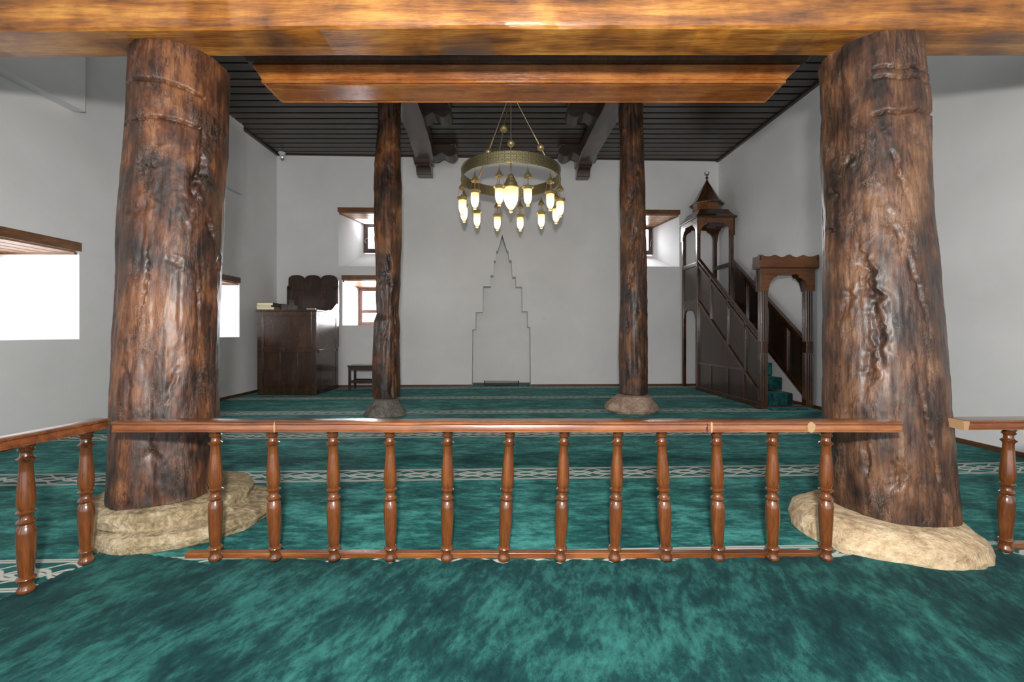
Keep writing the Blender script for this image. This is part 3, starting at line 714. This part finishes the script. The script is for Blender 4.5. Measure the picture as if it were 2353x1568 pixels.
# carved brackets reaching sideways from the log beams
def bracket(xin, xout, y, zt, dep, label):
    """profile in x/z with a scrolled nose at xout"""
    d = 1 if xout > xin else -1; L = abs(xout-xin)
    pr = [(0, 0), (0, -.26)]
    pr += [(L-.42, -.26), (L-.36, -.22), (L-.30, -.19), (L-.24, -.22)]
    pr += [(L-.13+.13*math.cos(a), -.15+.12*math.sin(a)) for a in [math.radians(-140+i*20) for i in range(12)]]
    pr += [(L-.02, 0)]
    poly = [(xin+d*p, zt+q) for p, q in pr]
    if d < 0: poly = poly[::-1]
    o = MB().prism(poly, 'y', y, y+dep).build('carved_bracket', M['dark'], bevel=.01)
    return tag(o, label, 'bracket')
for (xi, xo, D, yb, sd) in ((958, 1036, 7.35, 284, 'left'), (975, 1049, 9.0, 341, 'left'), (1395, 1303, 7.35, 284, 'right'), (1375, 1284, 9.0, 347, 'right')):
    zt = CE-.028; X0 = (xi-CX)*D/F; X1 = (xo-CX)*D/F
    bracket(X0, X1, D, zt, .34, 'carved ceiling bracket with scrolled nose beside the %s log beam, %s' % (sd, 'nearer the camera' if D < 8 else 'against the far wall'))

# ------------------------------------------------------------------ balustrade
BP = [(.55,215),(.55,240),(.47,250),(.44,258),(.52,268),(.50,278),(.36,292),(.37,322),(.44,332),(.60,345),(.57,355),(.46,364),(.40,380),(.44,460),(.52,580),(.58,680),(.58,725),(.52,760),(.44,780),(.50,788),(.62,797),(.58,806),(.42,820),(.40,848),(.48,862),(.60,880),(.56,892),(.43,905),(.46,915),(.56,930),(.61,985),(.60,1060),(.55,1180),(.46,1320),(.42,1342),(.56,1354),(.61,1365),(.52,1380),(.42,1400),(.42,1425),(.54,1448),(.58,1465),(.52,1478),(.42,1485)]
def baluster_mesh(h=.68):
    k = h/1270; prof = [(r*100*k*1.06, (1485-y)*k) for r, y in BP][::-1]
    prof = [(prof[0][0], 0)]+prof[1:]
    return MB().lathe(prof, (0,0,0), 40)
def handrail_mesh(L, wd=.105, ht=.052):
    """moulded rail along local x, top at z=0"""
    pr = [(-.5,-.04),(-.42,0),(.42,0),(.5,-.04),(.5,-.22),(.46,-.30),(.40,-.34),(.43,-.5),(.43,-.80),(.47,-.86),(.47,-1.0),(-.47,-1.0),(-.47,-.86),(-.43,-.80),(-.43,-.5),(-.40,-.34),(-.46,-.30),(-.5,-.22)]
    return [(a*wd, b*ht) for a, b in pr]
def railing(name, a, b, feet, tops, z, label, mat, bottom=None):
    a = Vector(a); b = Vector(b); L = (b-a).length; ang = math.atan2(b.y-a.y, b.x-a.x)
    root = empty(name, (a.x, a.y, 0), ang, label, 'railing')
    poly = [(p, z+q) for p, q in handrail_mesh(L)]
    n = max(2, int(L/.08)); vs = []; fs = []; m = len(poly)
    for i in range(n+1):
        for (p, q) in poly: vs.append((L*i/n, p+.002*fbm(i*.4, 0, 1, 2), q+.002*fbm(i*.3, 5, 1, 2)))
    for i in range(n):
        for k in range(m): k2 = (k+1)%m; fs.append((i*m+k, i*m+k2, (i+1)*m+k2, (i+1)*m+k))
    fs.append(tuple(range(m))); fs.append(tuple(n*m+k for k in range(m))[::-1])
    mb = MB(); mb.add(vs, fs); mb.build('handrail', mat, root, smooth=28)
    if bottom: bottom(root, L)
    inv = Matrix.Rotation(-ang, 3, 'Z')
    for (f, t) in zip(feet, tops):
        fl = inv @ Vector((f[0]-a.x, f[1]-a.y, 0)); tl = inv @ Vector((t[0]-a.x, t[1]-a.y, 0))
        o = baluster.copy(); C.objects.link(o); o.parent = root
        o.location = (fl.x, fl.y, .0135); d = Vector((tl.x-fl.x, tl.y-fl.y, .68)); o.rotation_euler = d.to_track_quat('Z', 'Y').to_euler()
        sc = (z-.050-.0135)/.68; o.scale = (1, 1, sc); 
    return root
baluster = baluster_mesh().build('baluster', M['baluster'], smooth=40)
RZ = .745
def botrail(root, L):
    MB().box(.30, L-.33, .045, .085, .0, .03).build('bottom_rail', M['rail'], root, bevel=.004)
ft = [(495,495),(626,632),(765,768),(896,898),(1029,1027),(1172,1157),(1297,1287),(1420,1412),(1519,1531),(1646,1651),(1775,1775),(1898,1898)]
Dm = 2.275
feet = [((b-CX)*Dm/F, Dm) for t, b in ft]; tops = [((t-CX)*Dm/F, Dm+.0) for t, b in ft]
railing('wooden_railing', ((270-CX)*2.25/F, 2.265), ((2072-CX)*2.22/F, 2.265), feet, tops, RZ, 'long wooden railing with twelve turned balusters between the two thick pillars', M['rail'], botrail)
def patch(px, w3, root, seed):
    x0 = (px-CX)*2.22/F-(270-CX)*2.25/F; n = 14; f = []
    for k in range(n):
        a = 2*PI*k/n; f.append((x0+w3*math.cos(a)*(1+.5*fbm(math.cos(a)*2, math.sin(a)*2, seed, 3)), RZ-.026+.027*math.sin(a)*(1+.2*fbm(a, seed, 2, 3))))
    o = MB().prism(f, 'y', -.0535, -.040).build('filler_patch', M['filler'], root); o['label'] = 'pale wood filler patch'
M['filler'] = flat('wood_filler', (.36,.22,.11), .6)
rr_ = [o for o in bpy.data.objects if o.name == 'wooden_railing'][0]
for px, w3, sd in ((1634, .006, 1), (1862, .020, 2), (632, .004, 4)): patch(px, w3, rr_, sd)
MB().box((1622-270)*2.22/F+.03, (1622-270)*2.22/F+.034, -.0540, -.040, RZ-.052, RZ-.006).build('crack', M['blackmetal'], rr_)
# left return, running towards the camera
fl = [px_floor(60, 1368), px_floor(198, 1300)]
la = px_floor(255, 962, RZ); lb = (fl[0][0]-.10+.02, 1.15)
fa, fb = fl[1], fl[0]
dirl = (Vector(fb)-Vector(fa)).normalized()
s_ = Vector(fa)-dirl*.075; e_ = Vector(fb)+dirl*.9
feets = [fa, fb, tuple(Vector(fb)+dirl*.27)]
railing('wooden_railing', tuple(s_), tuple(e_), feets, feets, RZ, 'short wooden railing running towards the viewer at the left edge', M['railside'])
fr = px_floor(2310, 1272)
r0 = ((2196-CX)*2.36/F, 2.36)
fr_ = [fr, (fr[0]+.33, fr[1]), (fr[0]+.66, fr[1])]
def botrail2(root, L): MB().box(.34, L, .045, .085, .0, .03).build('bottom_rail', M['rail'], root, bevel=.004)
railing('wooden_railing', r0, (r0[0]+1.6, 2.39), fr_, [(p[0]+.02, p[1]) for p in fr_], RZ-.01, 'wooden railing section at the right edge with pale broken end', M['rail'], botrail2)
bpy.data.objects.remove(baluster)
r3 = [o for o in bpy.data.objects if o.name == 'wooden_railing.002'][0]
o = MB().hexa([(-.012,-.054,RZ-.062),(.012,-.054,RZ-.062),(.012,.05,RZ-.062),(-.012,.05,RZ-.062),(-.014,-.054,RZ-.012),(.02,-.054,RZ-.016),(.012,.05,RZ-.012),(-.014,.05,RZ-.012)]).build('broken_end', M['filler'], r3); o['label'] = 'pale splintered end'

# ------------------------------------------------------------------ chandelier
cxx = (1174-CX)*7/F
ch = empty('chandelier', (cxx, 7.0, EYE+2.43), 0, 'round brass ring chandelier with glowing frosted lamps hanging in the middle', 'chandelier')
R = .79; zr = 0
prof = [(R, 0), (R+.012, .0), (R+.012, .012), (R+.004, .014), (R+.004, .156), (R+.012, .158), (R+.012, .17), (R-.008, .17), (R-.008, 0)]
mb = MB(); n = 96; vs = []; fs = []
pr = prof
for i in range(n):
    t = 2*PI*i/n
    for r, z in pr: vs.append((r*math.sin(t), r*math.cos(t), z))
m = len(pr)
for i in range(n):
    i2 = (i+1)%n
    for k in range(m-1): fs.append((i*m+k, i2*m+k, i2*m+k+1, i*m+k+1))
    fs.append((i*m+m-1, i2*m+m-1, i2*m, i*m))
mb.add(vs, fs); mb.build('ring_band', M['brassband'], ch, smooth=30)
mb = MB(); mb.lathe([(.0001,1.51),(.09,1.51),(.085,1.46),(.05,1.42),(.03,1.40),(.0001,1.39)], (0,0,0), 24); mb.tube([(0,0,1.45),(0,0,.04)], .009, 8)
stem = mb.build('stem', M['brass'], ch)
MB().ball((0,0,.62), .06, 24, 16).build('brass_ball', M['brass'], stem)
for th in (-12, 108, 228):
    a = math.radians(th); P1 = Vector((R*math.sin(a), -R*math.cos(a), .17)); P0 = Vector((0, 0, 1.46)); d = P1-P0
    mb = MB(); mb.tube([P0, P0+d*.5], .007, 8); mb.tube([P0+d*.5, P1], .011, 8)
    rod = mb.build('suspension_rod', M['brass'], ch)
    p = P0+d*.65; MB().ball((p.x, p.y, p.z), .06, 24, 16).build('brass_ball', M['brass'], rod)
def lamp_light(parent, loc, e, r=.03):
    l = bpy.data.lights.new('bulb', 'POINT'); l.energy = e; l.color = (1.0, .74, .42); l.shadow_soft_size = r
    o = bpy.data.objects.new('bulb', l); C.objects.link(o); o.parent = parent; o.location = loc; return o
# central lamp
mb = MB(); mb.lathe([(.008,.125),(.03,.12),(.045,.10),(.05,.075),(.05,.06),(.07,.05),(.08,.02),(.08,.0),(.098,-.01),(.108,-.04),(.108,-.078),(.135,-.085),(.14,-.10),(.125,-.11),(.12,-.10)], (0,0,0), 32)
cl = mb.build('centre_lamp', M['brass'], ch)
g = MB().lathe([(.119,-.095),(.123,-.15),(.121,-.22),(.11,-.30),(.085,-.37),(.055,-.42),(.028,-.445),(.022,-.455),(.032,-.47),(.032,-.485),(.02,-.50),(.0001,-.505)], (0,0,0), 32).build('glass_shade', M['glow'], cl)
lamp_light(cl, (0, 0, -.30), 2.4, .04)
def pendant():
    mb = MB()
    mb.tube([(0,0,.0),(0,0,-.07)], .004, 6)
    mb.lathe([(.006,-.06),(.012,-.075),(.014,-.10),(.025,-.13),(.045,-.16),(.058,-.185),(.058,-.20),(.045,-.20),(.03,-.17),(.0001,-.15)], (0,0,0), 24)
    for k in range(3):
        t = 2*PI*k/3+.3; mb.tube([(.05*math.cos(t), .05*math.sin(t), -.195), (.076*math.cos(t), .076*math.sin(t), -.335)], .0025, 5)
    mb.tube([(0,0,-.15),(0,0,-.30)], .006, 6)
    mb.lathe([(.06,-.325),(.078,-.33),(.086,-.342),(.080,-.352),(.068,-.365),(.062,-.375),(.056,-.37),(.056,-.345)], (0,0,0), 28)
    b = mb.build('pendant_lamp', M['brass'])
    g = MB().lathe([(.058,-.345),(.061,-.40),(.060,-.46),(.053,-.52),(.040,-.56),(.026,-.578),(.020,-.585),(.026,-.598),(.024,-.612),(.0001,-.62)], (0,0,0), 24).build('glass_shade', M['glow'], b)
    lamp_light(b, (0, 0, -.50), 1.1, .02)
    return b
pl = pendant()
for i in range(12):
    a = math.radians(-72+30*i); q = pl if i == 0 else copy_tree(pl)
    q.parent = ch; q.location = (R*math.sin(a), -R*math.cos(a), 0); q.rotation_euler = (0, 0, a)

# ------------------------------------------------------------------ pulpit (minbar)
W_ = .72
mn = empty('wooden_pulpit', (3.97, 6.88, 0), .0377, 'tall dark wooden pulpit with carpeted stairs, portal and pointed turret in the right corner', 'pulpit')
K0, K1 = 2.2, 2.88
pw = .075
def mpost(x, y, z0, z1, mat=M['minbar'], name='post'):
    o = MB().box(x-pw/2, x+pw/2, y-pw/2, y+pw/2, z0, z1).build(name, mat, mn, bevel=.01); return o
# left side wall: boarding + framing
YZ = lambda x: basis((x, 0, 0), (0, 1, 0), (0, 0, 1), (1, 0, 0))
plate('side_panel', [(.04, .03), (K0, .03), (K0, 2.66), (.04, 1.0)], [], .02, M['minbarpanel'], YZ(-.005), mn)
mb = MB()
def strip(mb, x, y0, z0, y1, z1, wd, th=.04): mb.bar((x, y0, z0), (x, y1, z1), th, wd, up=(0,0,1))
X_ = -.005
def dia(z_top_at_K0, z_at_0, y): return z_at_0+(z_top_at_K0-z_at_0)*y/K0
for yy in (1.656, 1.033, .47):
    mb.box(X_-.02, X_+.02, yy-.03, yy+.03, dia(1.87, .17, yy), dia(2.72, 1.05, yy))
for yy in (1.656, 1.033, .52): mb.box(X_-.018, X_+.02, yy-.025, yy+.025, .03, .57 if yy > .6 else .5)
mb.box(X_-.018, X_+.02, .5, K0, .545, .60); mb.box(X_-.02, X_+.025, .04, K0, .0, .08)
strip(mb, X_, 0, .17, K0, 1.87, .065); strip(mb, X_, 0.02, .98, K0, 2.62, .06)
mb.build('side_framing', M['minbar'], mn, bevel=.006)
mb = MB(); strip(mb, X_+.01, -.0, 1.055, K0, 2.735, .045, .075); mb.build('stair_handrail', M['minbar'], mn, bevel=.01)
# right side: boarded balustrade between stringer and handrail
plate('side_panel', [(.04, .25), (K0, 1.9), (K0, 2.66), (.04, 1.0)], [], .02, M['minbarpanel'], YZ(W_-.01), mn)
mb = MB(); X2 = W_-.02
for yy in (1.656, 1.033, .47): mb.box(X2-.02, X2+.02, yy-.04, yy+.04, dia(1.87, .17, yy), dia(2.72, 1.05, yy))
strip(mb, X2, 0, .19, K0, 1.87, .07); strip(mb, X2, 0, 1.0, K0, 2.64, .07)
mb.build('side_framing', M['minbar'], mn, bevel=.006)
mb = MB(); strip(mb, X2, -.0, 1.055, K0, 2.735, .045, .08); mb.build('stair_handrail', M['minbar'], mn, bevel=.01)
# carpeted steps
NS = 8; rise = 1.80/NS; run = (K0-.12)/NS
mb = MB(); mt = MB()
for i in range(NS):
    y0 = .10+i*run; mb.box(.03, W_-.17, y0, K0+.0, 0.03+i*rise+.0 if i else .03, (i+1)*rise-.012)
    mt.box(.04, W_-.18, y0-.012, y0+.0, i*rise+.03 if i else .02, (i+1)*rise)
    mt.box(.04, W_-.18, y0-.012, y0+run, (i+1)*rise-.012, (i+1)*rise+.004)
mb.box(.03, W_-.03, K0, K1, 1.78, 1.82)
mb.build('steps', M['minbarpanel'], mn, smooth=0)
mt.build('stair_carpet', M['carpetfront'], mn, bevel=.008)
mb = MB(); mb.box(.03, W_-.02, -.16, .10, -.0, .03); o = mb.build('threshold_carpet', M['carpethall'], mn, bevel=.006)
mb = MB(); mb.box(-.12, W_+.1, -.045, .03, 0.0, .05); mb.build('sill', M['minbar'], mn, bevel=.008)
# platform kiosk
ZK = 3.44
for x in (0, W_):
    for y in (K0, K1): mpost(x-.005 if x == 0 else x-.02, y, 0.0, ZK)
mb = MB(); mb.box(-.02, .01, K0, K1, 1.86, 2.60); mb.build('kiosk_panel', M['minbarpanel'], mn)
MB().box(-.035, .02, K0, K1, 2.60, 2.68).build('kiosk_rail', M['minbar'], mn, bevel=.006); MB().box(-.03, .015, K0, K1, 1.80, 1.90).build('kiosk_rail', M['minbar'], mn, bevel=.006)
mb = MB(); mb.box(W_-.045, W_+.01, K0, K1, 2.60, 2.68); mb.build('kiosk_rail', M['minbar'], mn, bevel=.006)
def ogee(w, h, top, foot):
    """arched valance: rectangle w x h hung from z=0 down to -h, with stepped ogee cut-out"""
    c = [(foot, -h), (foot+.01, -h*.80), (foot+.035, -h*.60), (foot+.09, -h*.44), (foot+.13, -h*.40), (foot+.15, -h*.30), (foot+.15, -top)]
    return [(0, 0), (w, 0), (w, -h)]+[(w-a, b) for a, b in c]+[(a, b) for a, b in c[::-1]]+[(0, -h)]
def valance(parent, M_, w, h, top, foot, th, mat, name='arched_valance'): return plate(name, ogee(w, h, top, foot)[::-1], [], th, mat, M_, parent)
zv = 3.60
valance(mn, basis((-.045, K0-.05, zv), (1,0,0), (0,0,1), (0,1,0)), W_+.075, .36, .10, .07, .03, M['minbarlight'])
valance(mn, basis((-.045, K1+.02, zv), (1,0,0), (0,0,1), (0,1,0)), W_+.075, .36, .10, .07, .03, M['minbar'])
valance(mn, basis((-.05, K0-.05, zv), (0,1,0), (0,0,1), (1,0,0)), K1-K0+.1, .36, .10, .07, .03, M['minbar'])
valance(mn, basis((W_, K0-.05, zv), (0,1,0), (0,0,1), (1,0,0)), K1-K0+.1, .36, .10, .07, .03, M['minbar'])
# arch under the platform, left side
valance(mn, basis((-.03, K0+.03, 1.82), (0,1,0), (0,0,1), (1,0,0)), K1-K0-.06, .30, .12, .05, .03, M['minbar'])
mc = (W_/2-.01, (K0+K1)/2)
mb = MB(); hw = W_/2+.07; hl = (K1-K0)/2+.09
mb.box(mc[0]-hw, mc[0]+hw, mc[1]-hl, mc[1]+hl, 3.60, 3.625)
mb.build('eaves', M['minbar'], mn, bevel=.006)
mb = MB()
lv = [(1.0, 3.625), (.86, 3.68), (.76, 3.75), (.70, 3.80)]
vs = []; fs = []
for sc, z in lv: vs += [(mc[0]-hw*sc, mc[1]-hl*sc, z), (mc[0]+hw*sc, mc[1]-hl*sc, z), (mc[0]+hw*sc, mc[1]+hl*sc, z), (mc[0]-hw*sc, mc[1]+hl*sc, z)]
for i in range(3):
    for k in range(4): k2 = (k+1)%4; fs.append((i*4+k, i*4+k2, i*4+4+k2, i*4+4+k))
fs += [(3,2,1,0), (12,13,14,15)]; mb.add(vs, fs); mb.build('lower_roof', M['minbar'], mn, smooth=0)
def oct_(prof, name, mat, par): 
    o = MB().lathe(prof, (mc[0], mc[1], 0), 8, Matrix.Rotation(PI/8, 3, 'Z')).build(name, mat, par, smooth=0); return o
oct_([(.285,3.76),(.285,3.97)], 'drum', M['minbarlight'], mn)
sp = oct_([(.345,3.955),(.35,3.975),(.30,4.02),(.24,4.10),(.165,4.24),(.10,4.36),(.05,4.44),(.02,4.49)], 'spire', M['minbar'], mn)
mb = MB(); mb.lathe([(.012,4.45),(.03,4.49),(.012,4.51),(.012,4.53),(.035,4.555),(.012,4.58),(.010,4.60),(.018,4.61),(.008,4.62)], (mc[0], mc[1], 0), 12)
cr = []
for i in range(15):
    t = math.radians(-50+i*280/14); cr.append((mc[0]+.048*math.cos(t-PI/2+PI/2-.0+math.radians(0)), 0, 0))
ptsc = []; rad = []
for i in range(17):
    t = math.radians(-235+i*290/16); ptsc.append((mc[0]+.045*math.cos(t), mc[1], 4.665+.045*math.sin(t))); rad.append(.003+.010*math.sin(PI*i/16))
mb.tube(ptsc, rad, 8); mb.build('crescent_finial', M['minbar'], sp)
# portal
for x in (-.005, W_-.0):
    o = MB().box(x-.055, x+.055, -.055, .055, 0, 2.22).build('portal_post', M['minbar'], mn, bevel=.012)
    mb = MB()
    for z0, z1 in ((.14, .88), (1.06, 1.86)):
        for k in (-.028, .0, .028): mb.tube([(x+k, -.057, z0), (x+k, -.057, z1)], .009, 8)
        for k in (-.028, .0, .028): mb.tube([(x-.057, k, z0), (x-.057, k, z1)], .009, 8)
    mb.build('fluting', M['minbar'], o)
valance(mn, basis((-.075, -.075, 2.215), (1,0,0), (0,0,1), (0,1,0)), W_+.14, .36, .10, .115, .035, M['minbarlight'], 'portal_arch')
valance(mn, basis((-.075, .05, 2.215), (1,0,0), (0,0,1), (0,1,0)), W_+.14, .36, .10, .115, .03, M['minbar'], 'portal_arch')
mb = MB(); mb.box(-.12, W_+.11, -.10, .09, 2.205, 2.225); mb.build('portal_cap', M['minbar'], mn, bevel=.004)
cw = W_+.23; crown = [(0, 0), (cw, 0), (cw, .20)]
for i in range(41):
    t = i/40; x = cw*(1-t); q = abs(2*t-1)
    z = .165+.035*math.exp(-((q-0)/.10)**2)+.025*math.exp(-((q-.48)/.12)**2)+.03*math.exp(-((q-1)/.16)**2)-.012*math.exp(-((q-.25)/.08)**2)
    crown.append((x, z))
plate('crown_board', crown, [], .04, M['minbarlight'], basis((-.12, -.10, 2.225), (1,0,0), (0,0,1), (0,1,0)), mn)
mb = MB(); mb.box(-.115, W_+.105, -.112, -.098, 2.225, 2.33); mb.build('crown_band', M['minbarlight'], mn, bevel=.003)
for x in (-.12, W_+.08): MB().box(x, x+.03, -.10, .09, 2.225, 2.40).build('crown_side', M['minbar'], mn, bevel=.004)

# ------------------------------------------------------------------ preaching desk
ks = empty('preaching_desk', (-4.345, 8.39, 0), math.radians(-1.0), 'tall dark wooden preaching desk with scalloped backboard in the left corner', 'desk')
w2 = .575; dp = 1.02; H = 1.635
mb = MB(); mb.box(-w2+.03, w2-.03, .025, .04, .02, H-.03); mb.build('front_panel', M['kursi'], ks)
mb = MB()
for x in (-w2, w2-.10): mb.box(x, x+.10, 0, .05, 0, H-.02)
mb.box(-w2, w2, 0.002, .048, .82, .92); mb.box(-w2, w2, .002, .048, H-.11, H-.02); mb.box(-w2, w2, .002, .048, 0, .11)
for x in (-.16, .18): mb.box(x-.03, x+.03, .008, .04, .10, .83)
mb.build('front_frame', M['kursi'], ks, bevel=.006)
for sx in (-1, 1):
    xo = sx*w2; xi = xo-sx*.04
    mb = MB(); a, b = sorted((xo-sx*.012, xo-sx*.03)); mb.box(a, b, .04, dp, .02, H-.05); mb.build('side_panel', M['minbar'], ks)
    mb = MB(); a, b = sorted((xo, xi))
    mb.box(a, b, .05, .14, 0, H-.02); mb.box(a, b, dp-.10, dp, 0, H+.16 if sx > 0 else H)
    mb.box(a, b, .05, dp, .80, .87); mb.box(a, b, .05, dp, 0, .1); mb.box(a, b, .05, dp, H-.12, H-.02)
    mb.build('side_frame', M['minbar'], ks, bevel=.005)
MB().box(-w2-.025, w2+.02, -.025, .45, H-.02, H+.012).build('desk_top', M['kursi'], ks, bevel=.006)
MB().box(-w2+.02, w2-.02, .45, dp, .95, .98).build('seat', M['kursi'], ks)
# curved arm wings rising towards the back
for sx in (-1, 1):
    poly = [(.42, H-.02), (.42, H+.01)]+[(.42+(dp-.50)*t, H+.01+.17*(t**2.0)+.012*math.sin(t*9)) for t in [i/12 for i in range(1, 13)]]+[(dp-.02, H+.18), (dp-.02, H-.02)]
    x = sx*w2-(.03 if sx > 0 else 0)
    MB().prism(poly, 'x', x, x+.03).build('arm_wing', M['kursi'], ks, bevel=.004)
# backboard with three humps
bb = [(-w2+.03, .9), (w2+.0, .9), (w2+.0, 2.33)]
hs = (2*w2-.09)/3
for k in range(3):
    xc = w2-.03-hs*(k+.5)
    for i in range(13):
        a = PI*i/12; bb.append((xc+hs*.5*math.cos(a)*.98, 2.35+.10*math.sin(a)**.8))
bb += [(-w2+.06, 2.20), (-w2+.03, 2.20)]
Mb = basis((0, dp, 0), (1,0,0), (0,0,1), (0,1,0))
plate('backboard', bb, [], .035, M['kursi'], Mb, ks)
mb = MB(); mb.box(-w2+.05, w2-.02, dp-.02, dp, 2.12, 2.22); mb.box(-w2+.05, -w2+.13, dp-.02, dp, 1.0, 2.2); mb.box(w2-.10, w2-.02, dp-.02, dp, 1.0, 2.2)
mb.build('backboard_frame', M['kursi'], ks, bevel=.005)
mb = MB(); mb.box(-w2+.0, -w2+.10, dp-.32, dp-.02, H, H+.17); mb.box(-w2+.1, -w2+.14, dp-.1, dp, H, H+.28); mb.build('arm_block', M['kursi'], ks, bevel=.006)

# books on the desk
def book(name, x, y, z, wx, wy, h, rz, cov, label, open_=False):
    r = empty(name, (x, y, z), rz, label, 'book', 'books on the preaching desk')
    t = .004
    mb = MB(); mb.box(-wx/2, wx/2, -wy/2, wy/2, 0, t); mb.box(-wx/2, wx/2, -wy/2, wy/2, h-t, h); mb.box(wx/2-t, wx/2, -wy/2, wy/2, 0, h)
    mb.build('cover', cov, r, bevel=.0015)
    MB().box(-wx/2+.006, wx/2-t, -wy/2+.005, wy/2-.005, t, h-t).build('pages', M['pages'], r)
    return r
hz_ = H+.012
book('book', -4.76, 8.50, hz_, .33, .23, .05, .05, M['covertan'], 'thick tan book at the bottom of the stack on the desk')
book('book', -4.78, 8.49, hz_+.05, .30, .22, .032, -.04, M['covergreen'], 'thin dark book in the middle of the stack on the desk')
book('book', -4.77, 8.50, hz_+.082, .31, .22, .052, .03, M['coverblack'], 'black book with cream pages on top of the stack on the desk')
book('book', -3.92, 8.50, hz_, .16, .20, .028, .3, M['coverblack'], 'slim black book lying alone at the right end of the desk')

# ------------------------------------------------------------------ stool
st = empty('stool', (-3.13, 9.22, 0), 0, 'small square brown wooden stool under the low window, behind the slim column', 'stool')
MB().box(-.29, .29, -.19, .19, .49, .52).build('seat', M['kursi'], st, bevel=.006)
mb = MB(); mb.box(-.25, .25, -.165, -.145, .42, .49); mb.box(-.25, .25, .145, .165, .42, .49); mb.box(-.26,-.24,-.15,.15,.42,.49); mb.box(.24,.26,-.15,.15,.42,.49)
mb.build('apron', M['kursi'], st)
for sx in (-1, 1):
    for sy in (-1, 1): MB().box(sx*.25-.025, sx*.25+.025, sy*.155-.02, sy*.155+.02, 0, .49).build('leg', M['kursi'], st, bevel=.004)
for sx in (-1, 1): MB().box(sx*.25-.015, sx*.25+.015, -.15, .15, .15, .20).build('stretcher', M['kursi'], st)
MB().box(-.25, .25, -.165, -.145, .15, .21).build('stretcher', M['kursi'], st); MB().box(-.25, .25, .145, .165, .15, .21).build('stretcher', M['kursi'], st)

# ------------------------------------------------------------------ wall fittings
def on_far(px, py, off=0):
    s, z = far_sz(px, py, off); return frame_of(Mfar, s, z, off)
for px, py, w3, h3, lb, hl in ((1031, 809, .085, .085, 'small white power socket on the far wall, left of the niche', True), (1250, 730, .12, .085, 'small white switch plate on the far wall, right of the niche', False)):
    s, z = far_sz(px, py); r = empty('wall_socket' if hl else 'wall_switch', frame_of(Mfar, s, z, 0), math.atan2(dfar.y, dfar.x), lb, 'socket' if hl else 'switch')
    MB().box(-w3/2, w3/2, -.014, .002, -h3/2, h3/2).build('plate', M['whiteplastic'], r, bevel=.004)
    if hl: MB().lathe([(.028,0),(.028,.006),(.022,.006),(.022,.001),(.0001,.001)], (0,-.014,0), 20, Matrix.Rotation(PI/2, 3, 'X')).build('socket_face', M['whiteplastic'], r)
    else: MB().box(-.045, -.0, -.022, -.012, -.025, .025).build('rocker', M['whiteplastic'], r, bevel=.003)
# security camera in the left far corner
sc_ = empty('security_camera', (-4.99, 9.44, CE-.06), 0, 'small white and black security camera under the ceiling in the left far corner', 'security camera')
MB().lathe([(.075,0),(.075,-.02),(.05,-.05),(.02,-.06),(.0001,-.06)], (0,0,.03), 20).build('mount', M['whiteplastic'], sc_)
MB().tube([(0,0,-.02),(.02,-.02,-.09)], .014, 8).build('arm', M['whiteplastic'], sc_)
mb = MB(); mb.tube([(-.02,.05,-.09),(.07,-.12,-.12)], .032, 16); bd = mb.build('camera_body', M['blackplastic'], sc_)
MB().tube([(.068,-.118,-.12),(.074,-.13,-.122)], .022, 16).build('lens', M['chrome'], bd)
# wire guard in front of the niche
g0 = on_far(1113, 888, 0); g1 = on_far(1192, 888, 0); y_ = g0[1]+.08
gr = empty('wire_guard', ((g0[0]+g1[0])/2, y_, 0), 0, 'low black wire guard standing on the floor inside the wall niche', 'guard')
hl = (g1[0]-g0[0])/2
for sx in (-1, 1):
    mb = MB(); mb.tube([(sx*hl, 0, .0), (sx*hl, 0, .125)], .010, 8); mb.box(sx*hl-.012, sx*hl+.012, -.05, .05, 0, .012); mb.build('upright', M['blackmetal'], gr)
mb = MB(); mb.tube([(-hl, 0, .022), (hl, 0, .022)], .008, 8); mb.tube([(-hl, 0, .11), (hl, 0, .11)], .005, 8); mb.build('rail', M['blackmetal'], gr)
mb = MB()
for k in range(3): mb.tube([(-hl, 0, .042+.022*k), (hl, 0, .042+.022*k)], .0025, 5)
mb.build('wire', M['chrome'], gr)
